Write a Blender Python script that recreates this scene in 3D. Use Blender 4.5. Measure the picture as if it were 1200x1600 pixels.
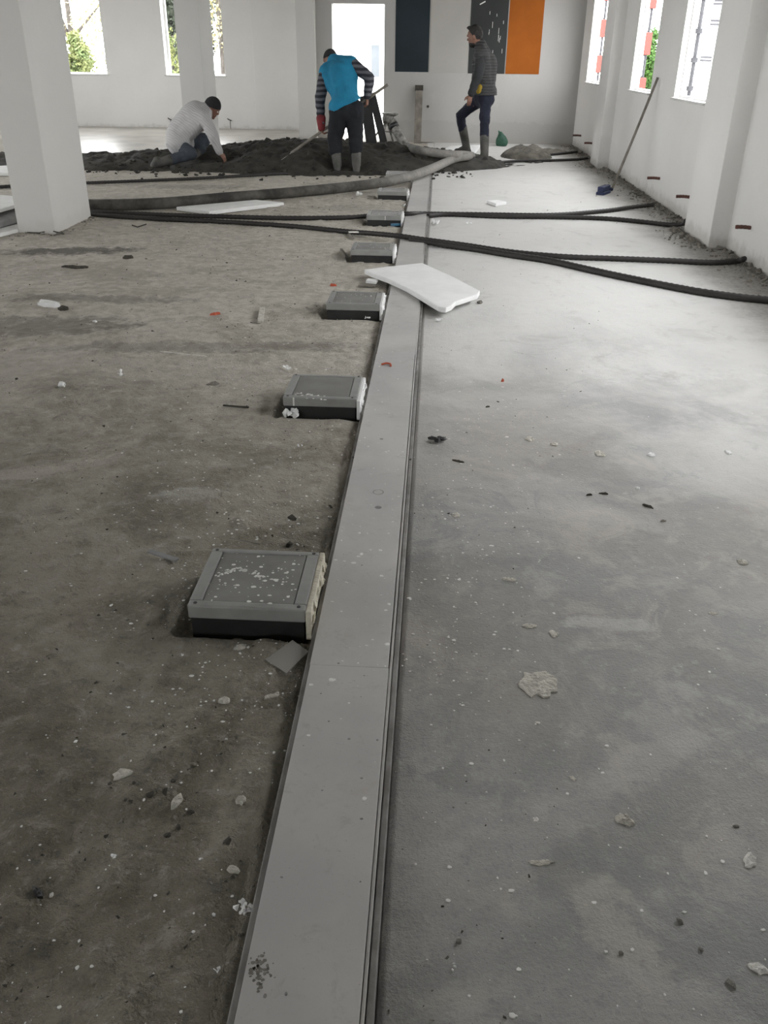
import bpy, bmesh, math, random
import numpy as np
from mathutils import Vector, Matrix, Euler

# ------------------------------------------------------------------ clean
for o in list(bpy.data.objects):
    bpy.data.objects.remove(o, do_unlink=True)
SC = bpy.context.scene
COL = SC.collection

# ------------------------------------------------------------------ camera
F = 1349.12
CR = Vector((0.998297, 0.057183, 0.011535))
CD = Vector((0.036930, -0.466447, -0.883778))
CW = Vector((-0.045156, 0.882699, -0.467765))
CP = Vector((0.0, 0.0, 1.3))
cd = bpy.data.cameras.new('camera')
cd.sensor_fit = 'HORIZONTAL'
cd.sensor_width = 36.0
cd.lens = F * 36.0 / 1200.0
cd.clip_start = 0.02
cd.clip_end = 400
cam = bpy.data.objects.new('camera', cd)
COL.objects.link(cam)
m = Matrix.Identity(4)
for i in range(3):
    m[i][0] = CR[i]; m[i][1] = -CD[i]; m[i][2] = -CW[i]; m[i][3] = CP[i]
cam.matrix_world = m
SC.camera = cam

def ray(px, py):
    return CW + CR * ((px - 600) / F) + CD * ((py - 800) / F)
def at(px, py, Y):                       # point of a pixel at depth Y
    v = ray(px, py); return CP + v * (Y / v.y)
def G(px, py, z=0.0):                    # point of a pixel on a level
    v = ray(px, py); return CP + v * ((z - CP.z) / v.z)

# ------------------------------------------------------------------ world, exposure
SKY = 14.0
w = bpy.data.worlds.new('overcast'); SC.world = w; w.use_nodes = True
nt = w.node_tree; nt.nodes.clear()
bg = nt.nodes.new('ShaderNodeBackground'); wo = nt.nodes.new('ShaderNodeOutputWorld')
tc = nt.nodes.new('ShaderNodeTexCoord'); nz = nt.nodes.new('ShaderNodeTexNoise')
nz.inputs['Scale'].default_value = 2.0; nz.inputs['Detail'].default_value = 3.0
rp = nt.nodes.new('ShaderNodeValToRGB')
rp.color_ramp.elements[0].color = (0.90, 0.93, 0.97, 1); rp.color_ramp.elements[1].color = (1.0, 1.0, 0.99, 1)
nt.links.new(tc.outputs['Generated'], nz.inputs['Vector']); nt.links.new(nz.outputs['Fac'], rp.inputs['Fac'])
nt.links.new(rp.outputs['Color'], bg.inputs['Color']); bg.inputs['Strength'].default_value = SKY
nt.links.new(bg.outputs[0], wo.inputs['Surface'])
SC.view_settings.view_transform = 'Standard'
SC.view_settings.look = 'None'
SC.view_settings.gamma = 1.0
SC.view_settings.use_curve_mapping = False
SC.view_settings.exposure = 0.0

def portal(loc, rot, sx, sy):            # samples the sky through an opening, gives no light itself
    l = bpy.data.lights.new('sky_portal', 'AREA'); l.shape = 'RECTANGLE'; l.size = sx; l.size_y = sy
    l.cycles.is_portal = True
    o = bpy.data.objects.new('sky_portal', l); COL.objects.link(o); o.location = loc; o.rotation_euler = rot

# room constants
XW, XP = 2.28, 2.14        # right wall, pilaster face
YB, YL = 15.9, 17.3        # panel wall, far window wall
XL, YF = -8.6, -4.5        # left wall, wall behind the camera
ZC = 3.3
WT = 0.24
WR = 0.10                  # side wall with the windows is thinner
RWIN = [(13.88, 15.12), (10.5, 11.62), (8.3, 9.43), (5.0, 6.13), (2.8, 3.93)]   # right wall windows, Y from-to
SILL, WTOP = 0.96, 2.45
LWIN = [(-6.9, -6.03), (-4.94, -3.865)]                        # far wall windows, X from-to
SWIN = [(2.7, 4.2), (4.9, 6.4), (8.2, 9.7), (10.4, 11.9), (13.6, 15.1)]      # left wall windows
FILLWIN = [(-8.0, -6.1), (-5.3, -3.4)]             # unseen openings behind the camera, added and sized for fill light
DOOR = (-1.757, -0.91, 2.02)
for a, b in RWIN: portal((XW + WR, (a + b) / 2, (SILL + WTOP) / 2), (0, math.radians(90), 0), WTOP - SILL, b - a)
for a, b in SWIN: portal((XL - WT, (a + b) / 2, (SILL + WTOP) / 2), (0, math.radians(-90), 0), WTOP - SILL, b - a)
for a, b in LWIN: portal(((a + b) / 2, YL + WT, (SILL + WTOP) / 2), (math.radians(-90), 0, 0), b - a, WTOP - SILL)
for a, b in FILLWIN: portal(((a + b) / 2, YF - WT, (SILL + WTOP) / 2), (math.radians(90), 0, 0), b - a, WTOP - SILL)
portal(((DOOR[0] + DOOR[1]) / 2, YB + WT, DOOR[2] / 2), (math.radians(-90), 0, 0), DOOR[1] - DOOR[0], DOOR[2])

# ------------------------------------------------------------------ helpers
R = random.Random(7)
rng = np.random.default_rng(11)

def tag(o, label=None, cat=None, group=None, kind=None):
    if label: o['label'] = label
    if cat: o['category'] = cat
    if group: o['group'] = group
    if kind: o['kind'] = kind
    return o
def empty(name, loc=(0, 0, 0), label=None, cat=None, group=None, rz=0.0, kind=None):
    o = bpy.data.objects.new(name, None); COL.objects.link(o); o.location = loc
    o.rotation_euler = (0, 0, rz); o.empty_display_size = 0.1
    return tag(o, label, cat, group, kind)
def link(name, me, mat, parent=None, smooth=False):
    o = bpy.data.objects.new(name, me); COL.objects.link(o)
    if mat is not None and not me.materials: me.materials.append(mat)
    if smooth: me.polygons.foreach_set('use_smooth', [True] * len(me.polygons))
    if parent is not None:
        o.parent = parent
        if parent.type == 'MESH' or parent.type == 'EMPTY':
            o.matrix_parent_inverse = mworld(parent).inverted()
    return o
def mworld(o):
    mm = Matrix.LocRotScale(o.location, o.rotation_euler, o.scale)
    if o.parent: mm = mworld(o.parent) @ o.matrix_parent_inverse @ mm
    return mm

class MB:
    """collects shapes in world coordinates; build() makes one mesh object"""
    def __init__(s): s.v = []; s.f = []
    def add(s, v, f):
        n = len(s.v); s.v += [tuple(x) for x in v]; s.f += [tuple(i + n for i in q) for q in f]; return s
    def box(s, x0, x1, y0, y1, z0, z1, M=None):
        v = [Vector(c) for c in ((x0,y0,z0),(x1,y0,z0),(x1,y1,z0),(x0,y1,z0),(x0,y0,z1),(x1,y0,z1),(x1,y1,z1),(x0,y1,z1))]
        if M is not None: v = [M @ c for c in v]
        return s.add(v, [(0,3,2,1),(4,5,6,7),(0,1,5,4),(1,2,6,5),(2,3,7,6),(3,0,4,7)])
    def bbox(s, x0, x1, y0, y1, z0, z1, b=0.003, M=None):       # box with bevelled edges
        bm = bmesh.new(); bmesh.ops.create_cube(bm, size=1.0)
        for q in bm.verts:
            q.co = Vector((x0 + (q.co.x + .5) * (x1 - x0), y0 + (q.co.y + .5) * (y1 - y0), z0 + (q.co.z + .5) * (z1 - z0)))
        bmesh.ops.bevel(bm, geom=list(bm.edges), offset=b, segments=2, affect='EDGES', profile=0.6)
        bm.verts.index_update()
        vs = [(M @ q.co if M is not None else q.co.copy()) for q in bm.verts]; fs = [tuple(q.index for q in fc.verts) for fc in bm.faces]; bm.free()
        return s.add(vs, fs)
    def tube(s, pts, rad, seg=10, caps=True, rib=0.0, step=None):
        pts = [Vector(p) for p in pts]
        n = len(pts); rads = rad if isinstance(rad, (list, tuple)) else [rad] * n
        v = []; f = []; up = Vector((0, 0, 1)); prev = None
        for i, p in enumerate(pts):
            t = (pts[min(i + 1, n - 1)] - pts[max(i - 1, 0)]).normalized()
            if prev is None:
                a = t.cross(up)
                if a.length < 1e-3: a = t.cross(Vector((1, 0, 0)))
            else: a = prev - t * prev.dot(t)
            a.normalize(); prev = a; b = t.cross(a)
            rr = rads[i] * (1 + (rib if i % 2 else -rib))
            for k in range(seg):
                an = 2 * math.pi * k / seg; v.append(p + (a * math.cos(an) + b * math.sin(an)) * rr)
        for i in range(n - 1):
            for k in range(seg):
                k2 = (k + 1) % seg; f.append((i*seg+k, i*seg+k2, (i+1)*seg+k2, (i+1)*seg+k))
        if caps: f.append(tuple(range(seg - 1, -1, -1))); f.append(tuple((n-1)*seg + k for k in range(seg)))
        return s.add(v, f)
    def capsule(s, p0, p1, r0, r1, seg=14):
        p0 = Vector(p0); p1 = Vector(p1); t = p1 - p0
        if t.length < 1e-6: t = Vector((0, 0, 1e-5))
        t.normalize(); pts = []; rad = []
        for k in range(1, 6):
            a = math.pi / 2 * (1 - k / 5.0); pts.append(p0 - t * r0 * math.sin(a)); rad.append(max(r0 * math.cos(a), 1e-4))
        for k in range(0, 5):
            a = math.pi / 2 * (k / 5.0); pts.append(p1 + t * r1 * math.sin(a)); rad.append(max(r1 * math.cos(a), 1e-4))
        return s.tube(pts, rad, seg)
    def ell(s, c, rx, ry, rz, M=None, seg=16, rings=10):
        c = Vector(c); v = []; f = []
        v.append(c + (M @ Vector((0, 0, rz)) if M else Vector((0, 0, rz))))
        for i in range(1, rings):
            a = math.pi * i / rings
            for k in range(seg):
                b = 2 * math.pi * k / seg
                q = Vector((rx * math.sin(a) * math.cos(b), ry * math.sin(a) * math.sin(b), rz * math.cos(a)))
                v.append(c + (M @ q if M else q))
        v.append(c + (M @ Vector((0, 0, -rz)) if M else Vector((0, 0, -rz))))
        for k in range(seg): f.append((0, 1 + k, 1 + (k + 1) % seg))
        for i in range(rings - 2):
            for k in range(seg):
                a0 = 1 + i * seg; f.append((a0 + k, a0 + seg + k, a0 + seg + (k + 1) % seg, a0 + (k + 1) % seg))
        L = len(v) - 1; a0 = 1 + (rings - 2) * seg
        for k in range(seg): f.append((L, a0 + (k + 1) % seg, a0 + k))
        return s.add(v, f)
    def prism(s, poly, z0, z1, M=None):                        # polygon in xy, extruded in z
        n = len(poly); v = [Vector((p[0], p[1], z0)) for p in poly] + [Vector((p[0], p[1], z1)) for p in poly]
        ar = sum(poly[i][0] * poly[(i+1) % n][1] - poly[(i+1) % n][0] * poly[i][1] for i in range(n))
        if M is not None: v = [M @ q for q in v]
        idx = list(range(n))
        if ar < 0: idx.reverse()
        f = [tuple(reversed(idx)), tuple(n + i for i in idx)]
        for k in range(n):
            a, b = idx[k], idx[(k + 1) % n]; f.append((a, b, n + b, n + a))
        return s.add(v, f)
    def mesh(s, name='m'):
        me = bpy.data.meshes.new(name); me.from_pydata(s.v, [], s.f); me.update(); return me
    def build(s, name, mat, parent=None, smooth=False):
        return link(name, s.mesh(name), mat, parent, smooth)

def spline(pts, per=0.05):
    """Catmull-Rom through points, resampled"""
    P = [Vector(p) for p in pts]; P = [P[0] * 2 - P[1]] + P + [P[-1] * 2 - P[-2]]; out = []
    for i in range(1, len(P) - 2):
        L = (P[i+1] - P[i]).length; n = max(2, int(L / per))
        for k in range(n):
            t = k / n; a, b, c, d = P[i-1], P[i], P[i+1], P[i+2]
            out.append(0.5 * ((2*b) + (c-a)*t + (2*a-5*b+4*c-d)*t*t + (3*b-a-3*c+d)*t**3))
    out.append(P[-2]); return out

# numpy value noise
def _h(ix, iy, s):
    n = (ix.astype(np.int64) * 374761393 + iy.astype(np.int64) * 668265263 + s * 974711) & 0xffffffff
    n = ((n ^ (n >> 13)) * 1274126177) & 0xffffffff
    return ((n ^ (n >> 16)) & 0xffff) / 65535.0
def vn(x, y, s=0):
    x = np.asarray(x, float); y = np.asarray(y, float)
    ix = np.floor(x); iy = np.floor(y); fx = x - ix; fy = y - iy
    ux = fx*fx*(3-2*fx); uy = fy*fy*(3-2*fy)
    a = _h(ix, iy, s); b = _h(ix+1, iy, s); c = _h(ix, iy+1, s); d = _h(ix+1, iy+1, s)
    return (a*(1-ux)+b*ux)*(1-uy)+(c*(1-ux)+d*ux)*uy
def fbm(x, y, s=0, o=4):
    t = 0; a = 0.5
    for k in range(o):
        t = t + a * vn(x * 2**k + 17.3*k, y * 2**k - 9.1*k, s + k); a *= 0.5
    return t
def sst(a, b, x):
    t = np.clip((x - a) / (b - a), 0, 1); return t*t*(3-2*t)

# ------------------------------------------------------------------ materials
def newmat(name):
    ma = bpy.data.materials.new(name); ma.use_nodes = True
    return ma, ma.node_tree, ma.node_tree.nodes['Principled BSDF']
def mat(name, c1, c2=None, scale=8.0, rough=0.7, metal=0.0, bump=0.0, bscale=60.0, detail=5.0, lo=0.35, hi=0.65, spec=None):
    ma, t, b = newmat(name)
    c2 = c2 or tuple(x * 0.8 for x in c1)
    tc = t.nodes.new('ShaderNodeTexCoord')
    nz = t.nodes.new('ShaderNodeTexNoise'); nz.inputs['Scale'].default_value = scale; nz.inputs['Detail'].default_value = detail
    rp = t.nodes.new('ShaderNodeValToRGB'); e = rp.color_ramp.elements
    e[0].position = lo; e[1].position = hi; e[0].color = (*c2, 1); e[1].color = (*c1, 1)
    t.links.new(tc.outputs['Object'], nz.inputs['Vector']); t.links.new(nz.outputs['Fac'], rp.inputs['Fac'])
    t.links.new(rp.outputs['Color'], b.inputs['Base Color'])
    b.inputs['Roughness'].default_value = rough; b.inputs['Metallic'].default_value = metal
    if spec is not None: b.inputs['Specular IOR Level'].default_value = spec
    if bump > 0:
        n2 = t.nodes.new('ShaderNodeTexNoise'); n2.inputs['Scale'].default_value = bscale; n2.inputs['Detail'].default_value = 4
        bp = t.nodes.new('ShaderNodeBump'); bp.inputs['Strength'].default_value = bump; bp.inputs['Distance'].default_value = 0.01
        t.links.new(tc.outputs['Object'], n2.inputs['Vector']); t.links.new(n2.outputs['Fac'], bp.inputs['Height'])
        t.links.new(bp.outputs['Normal'], b.inputs['Normal'])
    return ma

class NG:
    """small helper to chain shader maths"""
    def __init__(s, t): s.t = t
    def n(s, typ, **kw):
        q = s.t.nodes.new(typ)
        for k, v in kw.items(): setattr(q, k, v)
        return q
    def put(s, sock, v):
        if hasattr(v, 'links') or hasattr(v, 'is_linked'): s.t.links.new(v, sock)
        else: sock.default_value = v
    def math(s, op, a, b=0.0, clamp=False):
        q = s.n('ShaderNodeMath', operation=op); q.use_clamp = clamp
        s.put(q.inputs[0], a); s.put(q.inputs[1], b); return q.outputs[0]
    def noise(s, vec, scale, detail=4.0, rough=0.55, dist=0.0):
        q = s.n('ShaderNodeTexNoise'); q.inputs['Scale'].default_value = scale; q.inputs['Detail'].default_value = detail
        q.inputs['Roughness'].default_value = rough; q.inputs['Distortion'].default_value = dist
        s.t.links.new(vec, q.inputs['Vector']); return q.outputs['Fac']
    def step(s, v, a, b):
        q = s.n('ShaderNodeMapRange', interpolation_type='SMOOTHSTEP'); q.inputs['From Min'].default_value = a; q.inputs['From Max'].default_value = b
        s.put(q.inputs['Value'], v); return q.outputs['Result']
    def mix(s, f, a, b):
        q = s.n('ShaderNodeMix', data_type='RGBA'); s.put(q.inputs[0], f)
        s.put(q.inputs[6], a if not isinstance(a, tuple) else (*a, 1)); s.put(q.inputs[7], b if not isinstance(b, tuple) else (*b, 1)); return q.outputs[2]
    def bump(s, h, strength, dist, normal=None):
        q = s.n('ShaderNodeBump'); q.inputs['Strength'].default_value = strength; q.inputs['Distance'].default_value = dist
        s.t.links.new(h, q.inputs['Height'])
        if normal is not None: s.t.links.new(normal, q.inputs['Normal'])
        return q.outputs['Normal']

def floor_material():
    ma, t, b = newmat('raw_floor'); g = NG(t)
    co = g.n('ShaderNodeTexCoord').outputs['Object']
    sp = g.n('ShaderNodeSeparateXYZ'); t.links.new(co, sp.inputs[0]); X, Y = sp.outputs[0], sp.outputs[1]
    # right of the duct: troweled grey slab, dusty
    n1 = g.noise(co, 1.1, 6, 0.62, 0.6); n2 = g.noise(co, 7, 6, 0.65); n3 = g.noise(co, 120, 3, 0.7); n4 = g.noise(co, 0.45, 3); n5 = g.noise(co, 32, 5, 0.7)
    right = g.mix(g.step(n1, 0.36, 0.66), (0.235, 0.232, 0.228), (0.40, 0.39, 0.37))
    right = g.mix(g.math('MULTIPLY', g.step(n2, 0.50, 0.68), 0.55), right, (0.50, 0.485, 0.45))
    right = g.mix(g.math('MULTIPLY', g.step(n4, 0.46, 0.60), 0.55), right, (0.31, 0.28, 0.235))
    right = g.mix(g.math('MULTIPLY', g.step(n5, 0.55, 0.72), 0.45), right, (0.19, 0.185, 0.175))
    right = g.mix(g.math('MULTIPLY', g.step(n5, 0.42, 0.30), 0.40), right, (0.50, 0.485, 0.455))
    right = g.mix(g.math('MULTIPLY', g.step(n3, 0.56, 0.74), 0.35), right, (0.15, 0.145, 0.14))
    n6 = g.noise(co, 3.2, 8, 0.72, 1.2); n7 = g.noise(co, 380, 2, 0.7); n8 = g.noise(co, 2.1, 6, 0.7, 0.8)
    right = g.mix(g.math('MULTIPLY', g.step(n6, 0.52, 0.64), 0.62), right, (0.165, 0.168, 0.172))
    right = g.mix(g.math('MULTIPLY', g.step(n6, 0.46, 0.36), 0.55), right, (0.43, 0.40, 0.35))
    right = g.mix(g.math('MULTIPLY', g.step(n8, 0.58, 0.66), 0.40), right, (0.48, 0.465, 0.435))
    right = g.mix(g.math('MULTIPLY', g.step(n7, 0.58, 0.74), 0.35), right, (0.12, 0.115, 0.105))
    # pale dust on the far bays, thickened to paint in their window brightness
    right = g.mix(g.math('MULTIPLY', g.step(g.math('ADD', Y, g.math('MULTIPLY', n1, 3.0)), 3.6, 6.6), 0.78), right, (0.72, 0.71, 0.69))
    right = g.mix(g.math('MULTIPLY', g.step(n6, 0.54, 0.66), 0.30), right, (0.40, 0.385, 0.355))
    right = g.mix(g.math('MULTIPLY', g.step(n2, 0.56, 0.70), 0.22), right, (0.36, 0.345, 0.32))
    # grey-brown dirt and painted shadow along the foot of the side wall
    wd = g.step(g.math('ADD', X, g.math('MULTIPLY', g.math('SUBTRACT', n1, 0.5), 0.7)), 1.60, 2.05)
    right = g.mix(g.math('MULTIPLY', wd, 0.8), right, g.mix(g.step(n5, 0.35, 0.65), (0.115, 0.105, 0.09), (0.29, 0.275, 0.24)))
    # left: trodden dirt and mortar crust
    m1 = g.noise(co, 1.6, 7, 0.68, 0.8); m2 = g.noise(co, 14, 6, 0.7, 0.3); m3 = g.noise(co, 95, 3, 0.75); m4 = g.noise(co, 0.6, 4, 0.6)
    left = g.mix(g.step(m1, 0.34, 0.68), (0.152, 0.136, 0.100), (0.315, 0.290, 0.235))
    left = g.mix(g.math('MULTIPLY', g.step(m2, 0.53, 0.70), 0.5), left, (0.40, 0.375, 0.335))
    left = g.mix(g.math('MULTIPLY', g.step(m2, 0.46, 0.33), 0.5), left, (0.095, 0.088, 0.075))
    left = g.mix(g.math('MULTIPLY', g.step(m4, 0.50, 0.62), 0.5), left, (0.26, 0.205, 0.165))
    left = g.mix(g.math('MULTIPLY', g.step(n5, 0.54, 0.70), 0.55), left, (0.10, 0.092, 0.075))
    left = g.mix(g.math('MULTIPLY', g.step(n5, 0.44, 0.30), 0.45), left, (0.40, 0.38, 0.335))
    left = g.mix(g.math('MULTIPLY', g.step(m3, 0.60, 0.72), 0.5), left, (0.42, 0.40, 0.37))
    left = g.mix(g.math('MULTIPLY', g.step(m3, 0.38, 0.28), 0.6), left, (0.07, 0.065, 0.055))
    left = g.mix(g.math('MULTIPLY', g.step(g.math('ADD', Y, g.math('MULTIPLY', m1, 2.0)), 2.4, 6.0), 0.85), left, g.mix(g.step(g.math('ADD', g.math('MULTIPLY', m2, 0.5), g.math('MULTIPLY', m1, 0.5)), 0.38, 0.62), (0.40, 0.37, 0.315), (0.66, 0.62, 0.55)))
    left = g.mix(g.math('MULTIPLY', g.step(m1, 0.52, 0.62), 0.35), left, (0.24, 0.22, 0.185))
    side = g.step(g.math('ADD', X, g.math('MULTIPLY', g.math('SUBTRACT', n2, 0.5), 0.06)), -0.17, -0.13)
    colr = g.mix(side, left, right)
    # stains with a shape of their own: (centre x, y, half length, half width, angle, colour, strength)
    def stain(c, px, py, rx, ry, ang, col, k):
        p = G(px, py); ca, sa = math.cos(ang), math.sin(ang)
        dx = g.math('SUBTRACT', X, p.x); dy = g.math('SUBTRACT', Y, p.y)
        u = g.math('ADD', g.math('MULTIPLY', dx, ca / rx), g.math('MULTIPLY', dy, sa / rx))
        v = g.math('ADD', g.math('MULTIPLY', dx, -sa / ry), g.math('MULTIPLY', dy, ca / ry))
        r2 = g.math('ADD', g.math('MULTIPLY', u, u), g.math('MULTIPLY', v, v))
        r2 = g.math('ADD', r2, g.math('ADD', g.math('MULTIPLY', g.math('SUBTRACT', n2, 0.5), 3.5), g.math('MULTIPLY', g.math('SUBTRACT', n5, 0.5), 2.5)))
        return g.mix(g.math('MULTIPLY', g.step(r2, 1.3, 0.2), k), c, col)
    dk = (0.075, 0.068, 0.055)
    for a in [(115, 392, .50, .16, .25, dk, .8), (60, 510, .55, .22, .1, dk, .5), (150, 470, .6, .1, .1, dk, .45), (330, 545, .9, .10, .15, dk, .35),
              (300, 775, .16, .05, .2, (0.46, 0.44, 0.40), .6), (70, 735, .28, .05, .5, (0.45, 0.40, 0.36), .55),
              (975, 1470, .10, .055, -1.0, (0.44, 0.42, 0.37), .75), (935, 1390, .07, .04, -.3, (0.46, 0.44, 0.38), .7),
              (960, 975, .12, .035, 0, (0.48, 0.47, 0.45), .55), (1120, 560, .7, .3, .4, (0.66, 0.65, 0.63), .5),
              (1010, 1190, .2, .05, .6, (0.47, 0.45, 0.41), .4), (720, 1560, .07, .03, .4, (0.42, 0.41, 0.36), .5),
              (905, 1340, .10, .05, .8, (0.17, 0.17, 0.17), .5), (700, 950, .10, .2, .2, (0.22, 0.21, 0.19), .45),
              (560, 325, .5, .25, 0, dk, .25), (300, 292, .6, .2, 0, dk, .35), (700, 460, .25, .2, 0, (0.25, 0.24, 0.22), .4)]:
        colr = stain(colr, *a)
    t.links.new(colr, b.inputs['Base Color'])
    rg = g.n('ShaderNodeMix', data_type='FLOAT'); t.links.new(side, rg.inputs[0]); rg.inputs[2].default_value = 0.92
    t.links.new(g.math('ADD', g.math('MULTIPLY', n2, 0.35), 0.38), rg.inputs[3])
    t.links.new(rg.outputs[0], b.inputs['Roughness'])
    bh = g.n('ShaderNodeMix', data_type='FLOAT'); t.links.new(side, bh.inputs[0])
    t.links.new(g.math('ADD', g.math('ADD', g.math('MULTIPLY', m2, 1.2), g.math('MULTIPLY', n5, 0.9)), g.math('MULTIPLY', m3, 0.5)), bh.inputs[2])
    t.links.new(g.math('ADD', g.math('MULTIPLY', n2, 0.25), g.math('MULTIPLY', n3, 0.12)), bh.inputs[3])
    t.links.new(g.bump(bh.outputs[0], 0.9, 0.016), b.inputs['Normal'])
    return ma

def wall_material(name, c=(0.80, 0.79, 0.765), grime=0.5, damp=False):
    ma, t, b = newmat(name); g = NG(t)
    co = g.n('ShaderNodeTexCoord').outputs['Object']
    sp = g.n('ShaderNodeSeparateXYZ'); t.links.new(co, sp.inputs[0]); Z = sp.outputs[2]
    n1 = g.noise(co, 0.9, 5, 0.6); n2 = g.noise(co, 9, 5, 0.65); n3 = g.noise(co, 55, 3)
    colr = g.mix(g.step(n1, 0.3, 0.7), tuple(x * 0.95 for x in c), c)
    colr = g.mix(g.math('MULTIPLY', g.step(n2, 0.60, 0.75), 0.14), colr, tuple(x * 0.75 for x in c))
    zz = g.math('ADD', Z, g.math('MULTIPLY', g.math('SUBTRACT', n2, 0.5), 0.20))
    colr = g.mix(g.math('MULTIPLY', g.step(zz, 0.13, 0.03), grime), colr, (0.42, 0.39, 0.34))      # splashed mortar at the foot
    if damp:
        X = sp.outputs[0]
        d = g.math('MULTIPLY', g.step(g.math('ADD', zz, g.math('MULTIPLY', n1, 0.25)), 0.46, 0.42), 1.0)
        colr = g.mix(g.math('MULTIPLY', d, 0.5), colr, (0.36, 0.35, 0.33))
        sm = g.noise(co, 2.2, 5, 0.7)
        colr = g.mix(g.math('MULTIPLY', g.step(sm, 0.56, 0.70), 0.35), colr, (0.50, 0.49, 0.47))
    t.links.new(colr, b.inputs['Base Color']); b.inputs['Roughness'].default_value = 0.75
    t.links.new(g.bump(g.math('ADD', g.math('MULTIPLY', n2, 0.6), g.math('MULTIPLY', n3, 0.4)), 0.25, 0.01), b.inputs['Normal'])
    return ma

M = {}
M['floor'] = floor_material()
M['wall'] = wall_material('white_plaster')
M['wall_damp_shade'] = wall_material('white_plaster_damp_shade', c=(0.44, 0.43, 0.41), damp=True, grime=0.6)  # damp at the foot; base greyed to paint in the end wall's shade
M['column'] = wall_material('column_plaster', c=(0.60, 0.59, 0.565), grime=0.25)
M['ceil'] = mat('bare_concrete_ceiling', (0.34, 0.33, 0.315), (0.26, 0.255, 0.245), 1.0, 0.9)
M['screed'] = mat('fresh_screed', (0.50, 0.47, 0.42), (0.34, 0.32, 0.28), 2.2, 0.28, bump=0.10, bscale=9, lo=0.38, hi=0.62)
M['mortar'] = mat('wet_mortar', (0.046, 0.042, 0.033), (0.015, 0.014, 0.011), 7, 0.85, bump=1.0, bscale=55)
M['sand'] = mat('dry_mortar', (0.19, 0.175, 0.145), (0.10, 0.093, 0.078), 12, 0.95, bump=0.8, bscale=60)
def duct_material():
    ma, t, b = newmat('grey_duct_metal'); g = NG(t); co = g.n('ShaderNodeTexCoord').outputs['Object']
    n1 = g.noise(co, 2.2, 5, 0.6); n2 = g.noise(co, 16, 6, 0.7, 0.5); n3 = g.noise(co, 150, 3, 0.7); n4 = g.noise(co, 5.5, 5, 0.65, 0.4)
    c = g.mix(g.step(n1, 0.35, 0.65), (0.46, 0.45, 0.44), (0.54, 0.525, 0.50))
    c = g.mix(g.math('MULTIPLY', g.step(n2, 0.56, 0.72), 0.45), c, (0.34, 0.325, 0.30))
    c = g.mix(g.math('MULTIPLY', g.step(n4, 0.58, 0.70), 0.40), c, (0.42, 0.385, 0.335))
    c = g.mix(g.math('MULTIPLY', g.step(n3, 0.64, 0.74), 0.5), c, (0.22, 0.21, 0.195))
    t.links.new(c, b.inputs['Base Color']); b.inputs['Metallic'].default_value = 0.1
    t.links.new(g.math('ADD', g.math('MULTIPLY', n2, 0.3), 0.36), b.inputs['Roughness'])
    t.links.new(g.bump(g.math('ADD', n2, g.math('MULTIPLY', n3, 0.3)), 0.12, 0.004), b.inputs['Normal']); return ma
M['duct'] = duct_material()
M['ductedge'] = mat('grey_duct_flange', (0.32, 0.31, 0.30), (0.20, 0.19, 0.18), 14, 0.6, metal=0.3, bump=0.2)
M['boxmetal'] = mat('grey_box_metal', (0.34, 0.34, 0.325), (0.27, 0.27, 0.26), 10, 0.45, metal=0.15, bump=0.05)
M['lid'] = mat('box_lid_sheet', (0.25, 0.245, 0.235), (0.19, 0.185, 0.175), 7, 0.48, metal=0.15, bump=0.08)
M['black'] = mat('black_plastic', (0.018, 0.018, 0.018), (0.010, 0.010, 0.010), 20, 0.5)
M['foamw'] = mat('white_polystyrene', (0.82, 0.82, 0.81), (0.76, 0.76, 0.75), 9, 0.8, bump=0.15, bscale=180)
M['pu'] = mat('cream_foam', (0.68, 0.64, 0.53), (0.52, 0.48, 0.38), 22, 0.85, bump=0.6, bscale=70)
M['conduit'] = mat('black_corrugated_conduit', (0.030, 0.026, 0.024), (0.018, 0.016, 0.015), 20, 0.6)
M['redstub'] = mat('brown_red_conduit', (0.16, 0.065, 0.05), (0.09, 0.04, 0.03), 20, 0.6)
def hose_material():
    ma, t, b = newmat('mortar_caked_hose'); g = NG(t); co = g.n('ShaderNodeTexCoord').outputs['Object']
    sp = g.n('ShaderNodeSeparateXYZ'); t.links.new(co, sp.inputs[0]); n1 = g.noise(co, 3.5, 5, 0.65); n2 = g.noise(co, 30, 4, 0.7)
    c = g.mix(g.step(n1, 0.36, 0.66), (0.032, 0.030, 0.026), (0.105, 0.098, 0.085))
    k = g.step(g.math('ADD', sp.outputs[0], g.math('MULTIPLY', n1, 1.5)), -0.6, 0.9)          # dried mortar cakes the discharge end
    c = g.mix(g.math('MULTIPLY', k, 0.85), c, g.mix(n2, (0.16, 0.15, 0.135), (0.34, 0.325, 0.30)))
    t.links.new(c, b.inputs['Base Color']); b.inputs['Roughness'].default_value = 0.9
    t.links.new(g.bump(n2, 0.5, 0.01), b.inputs['Normal']); return ma
M['hose'] = hose_material()
M['screw'] = mat('dark_screw', (0.10, 0.10, 0.10), (0.06, 0.06, 0.06), 50, 0.4, metal=0.7)
M['paint'] = mat('white_paint', (0.84, 0.83, 0.80), (0.72, 0.71, 0.68), 60, 0.6)
M['stone'] = mat('white_marble_sill', (0.74, 0.73, 0.70), (0.60, 0.59, 0.57), 5, 0.4)
M['pvc'] = mat('white_window_frame', (0.80, 0.80, 0.80), (0.74, 0.74, 0.74), 5, 0.4)
M['pblue'] = mat('dark_blue_grey_paint', (0.026, 0.036, 0.043), (0.021, 0.029, 0.035), 2, 0.8, spec=0.2)
M['pgrey'] = mat('dark_grey_paint', (0.044, 0.047, 0.046), (0.036, 0.038, 0.037), 2, 0.8, spec=0.2)
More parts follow.
